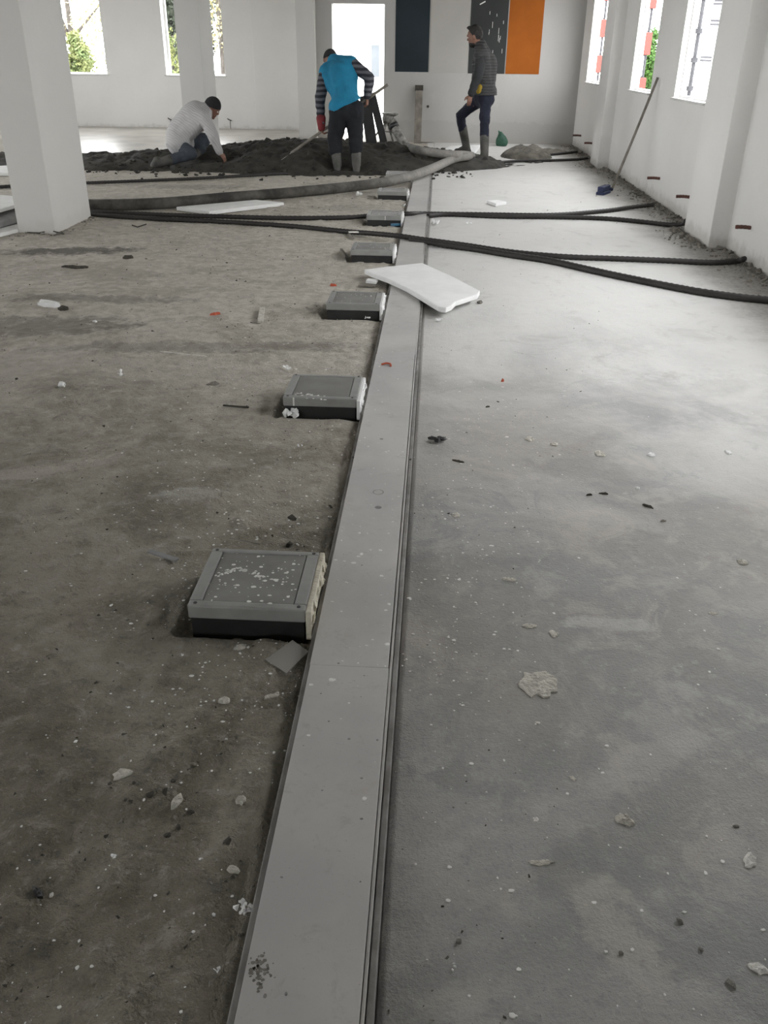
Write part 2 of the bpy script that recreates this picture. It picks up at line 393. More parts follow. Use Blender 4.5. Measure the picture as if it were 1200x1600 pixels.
M['porange'] = mat('burnt_orange_paint', (0.34, 0.098, 0.012), (0.29, 0.082, 0.010), 3, 0.8, spec=0.2)
M['pwhite'] = mat('cream_white_paint', (0.42, 0.405, 0.375), (0.385, 0.37, 0.345), 1.5, 0.6)  # cream greyed as well, with the end wall's shade painted in
M['wood'] = mat('weathered_wood', (0.24, 0.22, 0.19), (0.14, 0.125, 0.105), 10, 0.8, bump=0.4)
M['darkwood'] = mat('dark_board', (0.022, 0.022, 0.022), (0.014, 0.014, 0.014), 10, 0.7)
M['steel'] = mat('mortar_spattered_steel', (0.44, 0.43, 0.40), (0.13, 0.125, 0.11), 18, 0.6, metal=0.3, bump=0.5)
M['rubble'] = mat('mortar_rubble', (0.33, 0.31, 0.27), (0.15, 0.14, 0.12), 6, 0.95, bump=0.6)
M['splat'] = mat('dried_plaster', (0.66, 0.63, 0.56), (0.46, 0.44, 0.385), 45, 0.9, bump=0.9, bscale=130)
M['splatw'] = mat('white_dried_plaster', (0.80, 0.78, 0.73), (0.58, 0.56, 0.51), 50, 0.9, bump=0.8, bscale=130)
M['clod'] = mat('dark_mud_clod', (0.075, 0.067, 0.053), (0.04, 0.036, 0.029), 40, 0.95)
M['orange'] = mat('orange_plastic', (0.55, 0.11, 0.05), (0.42, 0.08, 0.04), 20, 0.5)
M['bluep'] = mat('blue_plastic', (0.05, 0.17, 0.27), (0.035, 0.12, 0.2), 20, 0.5)
M['bluebr'] = mat('blue_broom_head', (0.025, 0.035, 0.095), (0.018, 0.025, 0.065), 20, 0.7)
M['green'] = mat('green_bag', (0.035, 0.12, 0.075), (0.02, 0.07, 0.045), 9, 0.6, bump=0.5, bscale=30)
M['tin'] = mat('dull_tin', (0.30, 0.30, 0.30), (0.22, 0.22, 0.22), 14, 0.5, metal=0.3)
ma, t, b = newmat('clear_plastic_offcut'); b.inputs['Base Color'].default_value = (0.42, 0.40, 0.37, 1); b.inputs['Roughness'].default_value = 0.35; b.inputs['Alpha'].default_value = 0.55
M['clear'] = ma
# clothing
M['skin'] = mat('skin', (0.25, 0.13, 0.09), (0.20, 0.10, 0.07), 20, 0.6)
M['hair'] = mat('dark_hair', (0.012, 0.010, 0.009), (0.02, 0.017, 0.015), 60, 0.7, bump=0.5, bscale=120)
M['vest'] = mat('blue_fleece', (0.012, 0.20, 0.34), (0.009, 0.155, 0.27), 7, 0.95, bump=0.5, bscale=30)
M['trd'] = mat('black_trousers', (0.013, 0.014, 0.018), (0.009, 0.010, 0.013), 9, 0.95, bump=0.5, bscale=14)
M['navy'] = mat('navy_trousers', (0.017, 0.019, 0.036), (0.011, 0.013, 0.025), 9, 0.95, bump=0.5, bscale=14)
M['jeans'] = mat('grey_blue_jeans', (0.060, 0.070, 0.085), (0.035, 0.042, 0.054), 9, 0.95, bump=0.5, bscale=18)
M['boot'] = mat('grey_rubber_boot', (0.095, 0.092, 0.084), (0.045, 0.043, 0.038), 9, 0.7, bump=0.3)
M['cap'] = mat('black_knit_cap', (0.018, 0.018, 0.020), (0.011, 0.011, 0.012), 40, 0.95, bump=0.5, bscale=90)
M['glove'] = mat('red_glove', (0.20, 0.025, 0.03), (0.13, 0.018, 0.02), 14, 0.85)
M['yellow'] = mat('mustard_shirt', (0.36, 0.25, 0.03), (0.28, 0.19, 0.02), 14, 0.9)
def striped(name, axis, freq, c1, c2, dist=0.0, bmp=0.0, lo=0.35, hi=0.6, rough=0.9):
    ma, t, b = newmat(name); g = NG(t); co = g.n('ShaderNodeTexCoord').outputs['Object']
    wv = g.n('ShaderNodeTexWave', wave_type='BANDS', bands_direction=axis); wv.inputs['Scale'].default_value = freq
    wv.inputs['Distortion'].default_value = dist; wv.inputs['Detail'].default_value = 2
    t.links.new(co, wv.inputs['Vector'])
    t.links.new(g.mix(g.step(wv.outputs['Fac'], lo, hi), c1, c2), b.inputs['Base Color']); b.inputs['Roughness'].default_value = rough
    if bmp: t.links.new(g.bump(wv.outputs['Fac'], bmp, 0.02), b.inputs['Normal'])
    return ma
M['stripe'] = striped('striped_knit', 'Z', 5.2, (0.020, 0.022, 0.030), (0.11, 0.11, 0.125), 2.5, 0, .3, .75)
M['knit'] = striped('pale_ribbed_knit', 'DIAGONAL', 14.0, (0.44, 0.43, 0.43), (0.50, 0.49, 0.49), 2.0, 0.35, .2, .9)
M['quilt'] = striped('quilted_charcoal', 'Z', 9.0, (0.040, 0.040, 0.040), (0.056, 0.056, 0.056), 0.6, 0.5, .1, .5)
M['jsleeve'] = mat('charcoal_sleeve', (0.030, 0.031, 0.033), (0.020, 0.021, 0.022), 8, 0.9, bump=0.4, bscale=18)
# outside
M['og'] = mat('outside_paving', (0.50, 0.49, 0.47), (0.42, 0.41, 0.39), 1.5, 0.9)
M['bw'] = mat('white_facade', (0.80, 0.80, 0.79), (0.75, 0.75, 0.74), 1.0, 0.8)
M['bg'] = mat('facade_window', (0.10, 0.11, 0.12), (0.07, 0.08, 0.09), 2.0, 0.3)
M['lf1'] = mat('yellow_green_leaves', (0.14, 0.15, 0.05), (0.07, 0.10, 0.03), 3.0, 0.8)
M['lf2'] = mat('dark_leaves', (0.030, 0.038, 0.022), (0.018, 0.024, 0.014), 3.0, 0.8)
M['lf3'] = mat('green_leaves', (0.05, 0.12, 0.012), (0.03, 0.08, 0.01), 3.0, 0.8)
M['lf4'] = mat('pale_autumn_leaves', (0.34, 0.31, 0.16), (0.24, 0.22, 0.11), 3.0, 0.8)
M['bark'] = mat('bark', (0.07, 0.06, 0.05), (0.04, 0.035, 0.03), 12, 0.9)
M['red'] = mat('red_band', (0.16, 0.026, 0.017), (0.14, 0.022, 0.015), 10, 0.6)
M['grey'] = mat('weathered_steel', (0.045, 0.045, 0.05), (0.03, 0.03, 0.035), 10, 0.6, metal=0.3)
M['car'] = mat('grey_car_paint', (0.12, 0.12, 0.13), (0.10, 0.10, 0.11), 3, 0.3)

# ------------------------------------------------------------------ floor
BX0, BX1, BY0, BD, BDY = -0.581, -0.2834, 1.768, 1.4937, 0.285      # floor boxes
CX0, CX1 = -0.2645, -0.0455                                          # duct
LUMPS = [(G(370, 825), .045, .032), (G(310, 770), .10, .012), (G(60, 870), .10, .010), (G(300, 1175), .10, .008), (G(400, 1200), .12, .006), (G(115, 620), .22, .016), (G(60, 470), .3, .02), (G(190, 540), .3, .018)]
def fz(x, y):
    x = np.asarray(x, float); y = np.asarray(y, float)
    left = sst(-0.262, -0.30, x)
    h = left * (0.020 * (fbm(x * 2.2, y * 2.2, 3, 4) - 0.47) + 0.012 * (fbm(x * 11, y * 11, 5, 3) - 0.44) + 0.006 * sst(.55, .8, vn(x * 26, y * 26, 6)) - 0.006 * sst(-0.36, -0.28, x))
    h = h + (1 - left) * (0.0035 * (fbm(x * 3, y * 3, 8, 3) - 0.44) + 0.0008 * (vn(x * 40, y * 40, 9) - .5))
    for p, r, k in LUMPS:
        d = ((x - p.x)**2 + (y - p.y)**2) / (r * r); h = h + k * np.exp(-d) * (0.5 + vn(x * 45, y * 45, 2))
    for i in range(7):
        y0 = BY0 + i * BD
        mx = sst(BX0 - .045, BX0 - .015, x) * (1 - sst(BX1 + .02, BX1 + .03, x)); my = sst(y0 - .03, y0 - .008, y) * (1 - sst(y0 + BDY + .005, y0 + BDY + .03, y))
        h = h - 0.028 * mx * my
    mc = sst(CX0 - .02, CX0, x) * (1 - sst(CX1, CX1 + .008, x)); h = h * (1 - mc) - 0.012 * mc
    return h
def fz1(x, y):                            # height of the floor mesh at a point (nearest grid lines, bilinear)
    i = min(max(int(np.searchsorted(ys, y)) - 1, 0), len(ys) - 2); j = min(max(int(np.searchsorted(xs, x)) - 1, 0), len(xs) - 2)
    u = min(max((x - xs[j]) / (xs[j+1] - xs[j]), 0), 1); v = min(max((y - ys[i]) / (ys[i+1] - ys[i]), 0), 1)
    return float((ZZ[i, j] * (1-u) + ZZ[i, j+1] * u) * (1-v) + (ZZ[i+1, j] * (1-u) + ZZ[i+1, j+1] * u) * v)
def onf(px, py, dz=0.0):                  # point on the floor under a pixel
    p = G(px, py, dz); return Vector((p.x, p.y, fz1(p.x, p.y) + dz))
def axis_pts(segs):
    out = []
    for a, b, s in segs: n = max(1, int(round((b - a) / s))); out += [a + (b - a) * k / n for k in range(n)]
    out.append(segs[-1][1]); return np.array(out)
xs = axis_pts([(XL, -4.5, .12), (-4.5, -2.0, .04), (-2.0, -0.75, .016), (-0.75, 0.1, .0085), (0.1, 1.0, .014), (1.0, XW + .02, .022)])
ys = axis_pts([(YF, 0.6, .25), (0.6, 2.6, .010), (2.6, 4.2, .016), (4.2, 8, .03), (8, 12, .06), (12, YL + .02, .12)])
XX, YY = np.meshgrid(xs, ys); ZZ = fz(XX, YY)
nx, ny = len(xs), len(ys)
me = bpy.data.meshes.new('floor')
V = np.stack([XX, YY, ZZ], -1).reshape(-1, 3)
ii = (np.arange(ny - 1)[:, None] * nx + np.arange(nx - 1)[None, :]).ravel()
FQ = np.stack([ii, ii + 1, ii + nx + 1, ii + nx], -1)
def np_mesh(name, V, FQ):
    me = bpy.data.meshes.new(name); me.vertices.add(len(V)); me.vertices.foreach_set('co', np.ascontiguousarray(V, dtype=np.float32).ravel())
    k = FQ.shape[1]; me.loops.add(FQ.size); me.loops.foreach_set('vertex_index', FQ.ravel().astype(np.int32))
    me.polygons.add(len(FQ)); me.polygons.foreach_set('loop_start', np.arange(0, FQ.size, k, dtype=np.int32)); me.polygons.foreach_set('loop_total', np.full(len(FQ), k, dtype=np.int32))
    me.update(calc_edges=True); me.validate(); return me
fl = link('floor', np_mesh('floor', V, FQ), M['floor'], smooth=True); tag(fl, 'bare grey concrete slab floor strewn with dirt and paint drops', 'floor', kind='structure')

# fresh screed already laid at the back left, standing a few centimetres proud
sx = axis_pts([(XL, -2.32, .15)]); sy = axis_pts([(12.55, YL, .12)])
SX, SY = np.meshgrid(sx, sy); SZ = 0.058 + 0.006 * (fbm(SX * 1.3, SY * 1.3, 21, 3) - .45)
SY = SY + np.where(SY < 12.56, 0.5 * (vn(SX * 1.2, SX * 0, 4) - .5), 0)
a, b_ = len(sx), len(sy); ii = (np.arange(b_ - 1)[:, None] * a + np.arange(a - 1)[None, :]).ravel()
tag(link('floor_screed', np_mesh('floor_screed', np.stack([SX, SY, SZ], -1).reshape(-1, 3), np.stack([ii, ii + 1, ii + a + 1, ii + a], -1)), M['screed'], smooth=True),
    'smooth damp finished screed in front of the far windows', 'floor', kind='structure')

# ------------------------------------------------------------------ walls
def wall(name, horiz, u0, u1, z1, p0, p1, holes, material, label, z0=0.0):
    """wall along X (horiz) or Y between planes p0 and p1 with rectangular openings (ua, ub, za, zb)"""
    mb = MB(); us = sorted({u0, u1} | {h[0] for h in holes} | {h[1] for h in holes})
    for a, b in zip(us[:-1], us[1:]):
        hs = [h for h in holes if h[0] <= a + 1e-6 and h[1] >= b - 1e-6]
        zs = [(z0, z1)] if not hs else [(z0, hs[0][2]), (hs[0][3], z1)]
        for za, zb in zs:
            if zb - za < 1e-3: continue
            if horiz: mb.box(a, b, p0, p1, za, zb)
            else: mb.box(p0, p1, a, b, za, zb)
    bm = bmesh.new(); bm.from_mesh(mb.mesh()); bmesh.ops.remove_doubles(bm, verts=bm.verts, dist=1e-5)
    # drop faces shared by two blocks so that the wall is one clean shell
    seen = {}
    for fc in bm.faces: seen.setdefault(tuple(sorted(v.index for v in fc.verts)), []).append(fc)
    bm.verts.index_update()
    seen = {}
    for fc in bm.faces: seen.setdefault(tuple(sorted(v.index for v in fc.verts)), []).append(fc)
    dead = [q for l in seen.values() if len(l) > 1 for q in l]
    bmesh.ops.delete(bm, geom=dead, context='FACES_ONLY')
    me = bpy.data.meshes.new(name); bm.to_mesh(me); bm.free()
    return tag(link(name, me, material), label, 'wall', kind='structure')
wall_right = wall('wall_right', False, YF, YL, ZC, XW, XW + WR, [(a, b, SILL, WTOP) for a, b in RWIN], M['wall'], 'white plastered side wall with tall window openings')
wall_back = wall('wall_back', True, -2.32, XW, ZC, YB, YB + WT, [(DOOR[0], DOOR[1], 0.0, DOOR[2])], M['wall_damp_shade'], 'white end wall with doorway and painted colour panels')
wall_far = wall('wall_far', True, XL, -2.32, ZC, YL, YL + WT, [(a, b, SILL - .035, WTOP) for a, b in LWIN], M['wall'], 'white far wall with two windows behind the columns')
wall_ret = wall('wall_return', False, YB, YL + WT, ZC, -2.32, -2.32 + WT, [], M['wall'], 'short white return wall beside the doorway')
wall_left = wall('wall_left', False, YF, YL, ZC, XL - WT, XL, [(a, b, SILL, WTOP) for a, b in SWIN], M['wall'], 'white plastered wall along the other side of the hall')
wall_front = wall('wall_front', True, XL, XW, ZC, YF - WT, YF, [(a, b, SILL, WTOP) for a, b in FILLWIN], M['wall'], 'white wall at the near end of the hall')
tag(MB().box(XL - WT, XW + WT, YF - WT, YL + WT, ZC, ZC + .2).build('ceiling', M['ceil']), 'bare grey concrete ceiling slab of the hall', 'ceiling', kind='structure')

def pil(name, x0, x1, y0, y1, label, material=None):
    o = MB().bbox(x0, x1, y0, y1, -0.03, ZC, 0.006).build(name, material or M['wall']); return tag(o, label, 'pilaster', kind='structure')
pil('trim_1', XP, XW + .01, 7.05, 7.80, 'near white wall pilaster between the side windows')
pil('trim_2', XP, XW + .01, 12.42, 13.05, 'far white wall pilaster beyond the leaning broom')
pil('trim_3', XP, XW + .01, 1.6, 2.35, 'white wall pilaster nearest the camera', )
pil('trim_4', -2.32, -2.02, YB - .16, YB + .02, 'white pier at the left of the doorway', M['column'])
pil('trim_5', -3.33, -2.33, YL - .03, YL + .01, 'shallow white plaster step on the far wall')
def column(x0, x1, y0, y1, label):
    o = empty('column', ((x0 + x1) / 2, (y0 + y1) / 2, 0), label, 'column', 'white concrete columns')
    MB().bbox(x0, x1, y0, y1, -0.04, ZC, 0.008).build('shaft', M['column'], o); return o
col1 = column(-3.335, -3.03, 7.02, 7.82, 'broad white plastered column standing nearest at the left edge')
col2 = column(-3.375, -3.065, 12.42, 13.10, 'white plastered column behind the crouching worker in pale sweater')
# chipped corner crumbs at the foot of the near column are in the rubble below

# painted fields on the end wall
def panel(x0, x1, z0, z1, mt, label):
    o = MB().bbox(x0, x1, YB - .008, YB + .004, z0, z1, 0.002).build('painted_panel', mt, wall_back); o['label'] = label; return o
panel(-0.728, -0.183, 1.06, 2.75, M['pblue'], 'dark blue grey painted field')
panel(-0.165, 0.45, 1.055, 2.75, M['pwhite'], 'cream white painted field')
panel(0.467, 1.06, 1.05, 2.75, M['pgrey'], 'dark grey painted field with white paint drips')
panel(1.075, 1.618, 1.05, 2.75, M['porange'], 'burnt orange painted field')
mb = MB()
for k in range(16):                                       # paint drips on the dark grey field
    x = R.uniform(.75, 1.05); z = R.uniform(1.2, 2.0); L = R.uniform(.03, .09); mb.box(x, x + .006, YB - .010, YB - .007, z, z + L)
for k in range(7): mb.box(.60 + k * .012, .615 + k * .012, YB - .010, YB - .007, 2.02 + .006 * k, 2.035 + .006 * k)
mb.build('paint_drip', M['paint'], wall_back)['kind'] = 'stuff'
MB().tube([(-.17, YB + .01, .55), (-.17, YB - .012, .55)], .022, 10).build('wall_hole', M['clod'], wall_back)

for px, py in ((265, 186), (358, 187)):                   # conduit ends left in the plaster of the far wall
    q = at(px, py, YL - .005); MB().tube([q + Vector((-.04, .02, .02)), q + Vector((0, -.02, 0)), q + Vector((.05, -.03, -.015))], .009, 8).build('conduit_end', M['conduit'], wall_far)
    MB().box(q.x + .01, q.x + .022, YL - .004, YL + .01, .06, q.z).build('wall_chase', M['rubble'], wall_far)
# windows: white outer frame bars and marble sill per opening
def window(n, a, b, side):
    o = empty('window_%d' % n, ((XW, (a+b)/2, SILL) if side == 'r' else ((a+b)/2, YL, SILL - .035) if side == 'b' else (XL, (a+b)/2, SILL) if side == 'l' else ((a+b)/2, YF, SILL)),
              'window opening with white frame and marble sill', 'window', kind='structure')
    fr = MB(); sl = MB(); s = .02 if side == 'r' else .04
    if side in 'rl':
        xo0, xo1 = (XW + WR - .045, XW + WR - .005) if side == 'r' else (XL - WT + .005, XL - WT + .06)
        fr.box(xo0, xo1, a, a + s, SILL, WTOP).box(xo0, xo1, b - s, b, SILL, WTOP).box(xo0, xo1, a + s, b - s, WTOP - s, WTOP).box(xo0, xo1, a + s, b - s, SILL + .002, SILL + .03)
        if side == 'r': sl.bbox(XW - .03, XW + WR + .03, a - .03, b + .03, SILL - .012, SILL + .010, .003)
        else: sl.bbox(XL - WT - .03, XL + .03, a - .03, b + .03, SILL - .012, SILL + .010, .003)
    else:
        z0 = SILL - .035 if side == 'b' else SILL
        yo0, yo1 = (YL + WT - .06, YL + WT - .005) if side == 'b' else (YF - WT + .005, YF - WT + .06)
        fr.box(a, a + s, yo0, yo1, z0, WTOP).box(b - s, b, yo0, yo1, z0, WTOP).box(a + s, b - s, yo0, yo1, WTOP - s, WTOP).box(a + s, b - s, yo0, yo1, z0 + .002, z0 + .03)
        if side == 'b': sl.bbox(a - .03, b + .03, YL - .03, YL + WT + .03, z0 - .012, z0 + .010, .003)
        else: sl.bbox(a - .03, b + .03, YF - WT - .03, YF + .03, z0 - .012, z0 + .010, .003)
    fr.build('window_frame', M['pvc'], o); sl.build('window_sill', M['stone'], o)
k = 1
for sd, L in (('r', RWIN), ('b', LWIN), ('l', SWIN), ('f', FILLWIN)):
    for a, b in L: window(k, a, b, sd); k += 1  # front ones are the added fill openings, out of view

# ------------------------------------------------------------------ floor duct
duct = empty('floor_duct', ((CX0 + CX1) / 2, 1, 0), 'long grey metal floor duct with flat cover plates running down the hall', 'duct')
Y0, Y1 = -0.4, 12.2
MB().box(CX0 + .006, CX1 - .006, Y0, Y1, -0.06, 0.012).build('tray', M['ductedge'], duct)
for x0, x1, nm in ((CX0, CX0 + .012, 'flange'), (CX1 - .012, CX1, 'flange')):
    MB().bbox(x0, x1, Y0, Y1, -0.05, 0.022, .002).build(nm, M['ductedge'], duct)
MB().bbox(CX1 - .020, CX1 - .014, Y0, Y1, -0.05, 0.026, .0015).build('inner_rail', M['duct'], duct)
joints = [-0.4, 1.617, 4.02, 6.42, 8.81, 11.2, 12.2]
for a, b in zip(joints[:-1], joints[1:]):
    dx = R.uniform(-.0015, .0015)
    cv = MB().bbox(CX0 + .012 + dx, CX1 - .022 + dx, a + .0003, b - .0003, 0.012, 0.030, .0012).build('cover_plate', M['duct'], duct)
    for yy in (a + .5 * (b - a),):
        for xx in (CX0 + .006, CX1 - .006):
            MB().tube([(xx, yy, .020), (xx, yy, .0255)], [.0042, .0035], 10).build('screw', M['screw'], duct)
pt = MB()
def drop(mb, x, y, z, r, th=.0008):
    n = 9; ph = R.uniform(0, 6); ex = R.uniform(.8, 1.25)
    rs = [r * R.uniform(.8, 1.15) for _ in range(n)]
    v = [(x + rs[k] * ex * math.cos(ph + 2*math.pi*k/n), y + rs[k] / ex * math.sin(ph + 2*math.pi*k/n), z) for k in range(n)] + \
        [(x + .75 * rs[k] * ex * math.cos(ph + 2*math.pi*k/n), y + .75 * rs[k] / ex * math.sin(ph + 2*math.pi*k/n), z + th) for k in range(n)]
    f = [(k, (k+1) % n, n + (k+1) % n, n + k) for k in range(n)] + [tuple(range(n, 2*n))]
    mb.add(v, f)
for k in range(170):
    y = R.choice([R.gauss(2.15, .2), R.uniform(1.2, 5.5), R.gauss(2.8, .6), R.gauss(2.2, .4)]); 
    if y < .8: continue
    drop(pt, R.uniform(CX0 + .02, CX1 - .028), y, .0301, abs(R.gauss(0, .0019)) + .0007)
for px, py, r in [(519, 1062, .0075), (606, 1007, .007), (569, 1248, .005), (482, 1149, .004), (594, 860, .006), (552, 880, .008), (565, 866, .007), (596, 900, .006), (541, 910, .005), (560, 870, .006), (535, 1033, .003), (620, 1042, .003)]:
    p = G(px, py, .03); drop(pt, min(max(p.x, CX0 + .02), CX1 - .03), p.y, .0302, r)
tag(pt.build('paint_spots', M['paint'], duct), kind='stuff')
mk = MB()                                              # dark ring and spot marks, soot smears on the covers
p = G(591, 769, .03)
for k in range(18):
    a0, a1 = 2*math.pi*k/18, 2*math.pi*(k+1)/18
    mk.add([(p.x + r*math.cos(a), p.y + r*math.sin(a), .0304) for a, r in ((a0, .015), (a1, .015), (a1, .0185), (a0, .0185))], [(0, 3, 2, 1)])
p = G(591, 793, .03); mk.add([(p.x + .011*math.cos(2*math.pi*k/14), p.y + .011*math.sin(2*math.pi*k/14), .0304) for k in range(14)], [tuple(range(14))])
p = G(596, 686, .03); mk.add([(p.x + .007*math.cos(2*math.pi*k/10), p.y + .007*math.sin(2*math.pi*k/10), .0304) for k in range(10)], [tuple(range(10))])
for k in range(30):
    q = G(525 + R.uniform(-150, 90), 1300 + R.uniform(-420, 280), .03)
    if CX0 + .02 < q.x < CX1 - .03: drop(mk, q.x, q.y, .0301, R.uniform(.0015, .004), .0003)
tag(mk.build('dark_marks', M['ductedge'], duct), kind='stuff')
mk = MB()
for k in range(70):
    q = G(405 + R.gauss(0, 9), 1518 + R.gauss(0, 12), .03)
    if q.x > CX0 + .016: drop(mk, q.x, q.y, .0301, R.uniform(.001, .0035), .0004)
tag(mk.build('dirt_smear', M['rubble'], duct), kind='stuff')

# ------------------------------------------------------------------ floor boxes
_LP = {}
def _protos(n):
    if n not in _LP:
        _LP[n] = []
        for q in range(24):
            bm = bmesh.new()
            for k in range(n):
                v = Vector((R.gauss(0, 1), R.gauss(0, 1), R.gauss(0, 1))); v.normalize(); bm.verts.new(v * R.uniform(.75, 1.15))
            res = bmesh.ops.convex_hull(bm, input=bm.verts)
            bmesh.ops.delete(bm, geom=[g for g in res['geom_interior'] if isinstance(g, bmesh.types.BMVert)], context='VERTS')
            bm.verts.index_update(); _LP[n].append(([tuple(v.co) for v in bm.verts], [tuple(v.index for v in f.verts) for f in bm.faces])); bm.free()
    return _LP[n]
def lump(mb, c, r, sq=(1, 1, 1), n=14):
    """small broken lump: a random convex stone, turned about z"""
    v, f = R.choice(_protos(n)); a = R.uniform(0, 6.28); ca, sa = math.cos(a) * r, math.sin(a) * r
    mb.add([(c[0] + (p[0] * ca - p[1] * sa) * sq[0], c[1] + (p[0] * sa + p[1] * ca) * sq[1], c[2] + p[2] * r * sq[2]) for p in v], f)
BT = 0.079
BL = ['nearest square grey floor box with a paint-spotted lid', 'second floor box from the camera with white paint streak on lid', 'third floor box from the camera, just before the big foam board',
      'fourth floor box, just beyond the big white foam board', 'fifth floor box, crossed by a black conduit beside the blue marker', 'sixth floor box, next to last before the mortar heap', 'farthest floor box, half hidden under the thick hose']
lidm = []
for i in range(7):
    y0 = BY0 + i * BD; y1 = y0 + BDY; x0, x1 = BX0, BX1
    o = empty('floor_box', ((x0 + x1) / 2, (y0 + y1) / 2, 0), BL[i], 'floor box', 'grey floor boxes along the duct')
    MB().bbox(x0 + .005, x1 - .005, y0 + .005, y1 - .005, -0.05, 0.045, .003).build('black_body', M['black'], o)
    fw = .031
    ff = MB().bbox(x0, x1, y0, y0 + .026, .040, BT, .005).build('frame_bar', M['boxmetal'], o)
    fb = MB().bbox(x0, x1, y1 - .018, y1, .040, BT, .004).build('frame_bar', M['boxmetal'], o)
    MB().bbox(x0, x0 + fw, y0 + .0262, y1 - .0182, .040, BT, .003).build('frame_bar', M['boxmetal'], o)
    MB().bbox(x1 - fw, x1, y0 + .0262, y1 - .0182, .040, BT, .003).build('frame_bar', M['boxmetal'], o)
    ld = MB().bbox(x0 + fw + .0015, x1 - fw - .0015, y0 + .0275, y1 - .0195, .050, BT - .0028, .002).build('lid', M['lid'], o)
    for xx, yy, pr in ((x0 + .014, y1 - .010, fb), (x1 - .014, y1 - .010, fb), (x0 + .018, y0 + .013, ff), (x1 - .018, y0 + .013, ff)):
        MB().tube([(xx, yy, BT - .001), (xx, yy, BT + .0015)], [.0055, .0045], 12).build('screw', M['screw'], pr)
    # foam between box and duct
    fm = MB()
    fm.bbox(x1 + .0005, x1 + .015, y0 - .002, y1 + .006, -.01, BT - .004 - .004 * (i % 2), .003)
    for k in range(9):
        yy = y0 + .02 + k * (BDY - .03) / 8
        lump(fm, (x1 + .012, yy, .028 + R.uniform(0, .03)), R.uniform(.012, .02), (.7, 1.1, 1.2))
    fm.build('foam_strip', M['pu'] if i == 0 else M['foamw'], o)
    ps = MB()
    if i == 0:
        for k in range(110): drop(ps, R.uniform(x0 + .01, x1 - .005), R.uniform(y0 + .01, y1 - .005), BT + .0001 if False else BT - .0027, abs(R.gauss(0, .002)) + .0006)
        for px, py, r in [(365, 881, .0055), (459, 880, .0055), (447, 894, .005), (431, 905, .007), (414, 906, .005), (449, 893, .005), (442, 908, .0035), (421, 929, .0045), (450, 931, .005), (405, 868, .004), (389, 940, .006), (422, 943, .005)]:
            p = G(px, py, BT); drop(ps, p.x, p.y, BT - .0025 if y0 + .03 < p.y < y1 - .02 else BT + .0002, r)
        for k in range(60):                            # smears
            t_ = k / 59.0; px, py = (340 + 70 * t_, 897 - 12 * math.sin(t_ * 3) + 6 * t_) if k < 40 else (398 + (k - 40) * .6, 893 + (k - 40) * .5)
            p = G(px + R.uniform(-4, 4), py + R.uniform(-3, 3), BT); drop(ps, p.x, p.y, BT - .0026, R.uniform(.002, .005), .0004)
    elif i == 1:
        for k in range(60):
            t_ = k / 59.0; p = G(463 + 44 * t_ + R.uniform(-5, 5), 616 + 5 * t_ + R.uniform(-4, 3), BT); drop(ps, p.x, p.y, BT - .0026, R.uniform(.002, .006), .0004)
        ps.box(x0 + .040, x0 + .046, y0 - .001, y0 + .002, .042, BT - .002)
    else:
        for k in range(25): drop(ps, R.uniform(x0 + .035, x1 - .035), R.uniform(y0 + .03, y1 - .03), BT - .0027, abs(R.gauss(0, .002)) + .0008)
        if i == 4: ps.box(x0 + .16, x0 + .165, y0 - .001, y0 + .002, .042, BT - .002)
    tag(ps.build('paint_spots', M['paint'], ld), kind='stuff')

# ------------------------------------------------------------------ conduits and hose
def conduit(name, pts, r, label, group=None, mt='conduit', rib=.07, per=.018, cat='conduit'):
    o = MB().tube(spline(pts, per), r, 10, True, rib).build(name, M[mt], None, True); return tag(o, label, cat, group)
def fp(px, py, r, lift=0.0):
    p = G(px, py, r + lift); return Vector((p.x, p.y, max(fz1(p.x, p.y), -.005) + r + lift))
r = .0195
gC = 'black corrugated conduits across the floor'
conduit('electrical_conduit', [fp(-60, 297, r), fp(20, 291, r), fp(145, 286, r), fp(300, 279, r), fp(420, 273, r), fp(480, 270, r), fp(520, 267, r, .01)], .017, 'thin black conduit running from behind the near column towards the mortar heap', gC)
conduit('electrical_conduit', [fp(60, 322, r), fp(150, 331, r), fp(240, 335, r), fp(330, 339, r), fp(450, 341, r), fp(540, 340, r), fp(575, 338, r), fp(606, 336, r, .01),
         fp(640, 333, r, .033), fp(668, 333, r, .012), fp(760, 335, r), fp(860, 336, r), fp(940, 330, r), fp(985, 324, r, .005), fp(1012, 321, r, .02), fp(1020, 320, r, .03)], r, 'farther black conduit across the duct ending short of the side wall', gC)
conduit('electrical_conduit', [fp(668, 336, r, .012), fp(700, 335, r), fp(780, 338, r), fp(860, 339, r), fp(940, 341, r), fp(1000, 346, r), fp(1045, 351, r), fp(1066, 350, r, .02), fp(1072, 345, r, .06)], .019, 'black conduit rising at the far edge of the near pilaster', gC)
conduit('electrical_conduit', [fp(70, 325, r), fp(150, 335, r), fp(240, 342, r), fp(340, 346, r), fp(450, 353, r), fp(540, 361, r), fp(615, 368, r, .03), fp(660, 373, r, .025), fp(720, 382, r, .01), fp(800, 394, r), fp(880, 401, r), fp(960, 404, r), fp(1040, 407, r), fp(1110, 410, r), fp(1150, 408, r), fp(1164, 404, r, .03)], r, 'nearer black conduit crossing the duct and ending against the side wall', gC)
conduit('electrical_conduit', [fp(640, 373, r, .028), fp(680, 380, r, .01), fp(740, 389, r), fp(800, 399, r), fp(860, 408, r), fp(920, 421, r), fp(980, 434, r), fp(1080, 454, r), fp(1150, 464, r), fp(1215, 471, r)], .023, 'nearest black conduit bending away out of the picture on the right', gC)
conduit('electrical_conduit', [fp(770, 255, r), fp(800, 252, r), fp(850, 251, r), fp(900, 249, r), fp(918, 247, r, .01)], .018, 'far black conduit ending at the farther pilaster', gC)
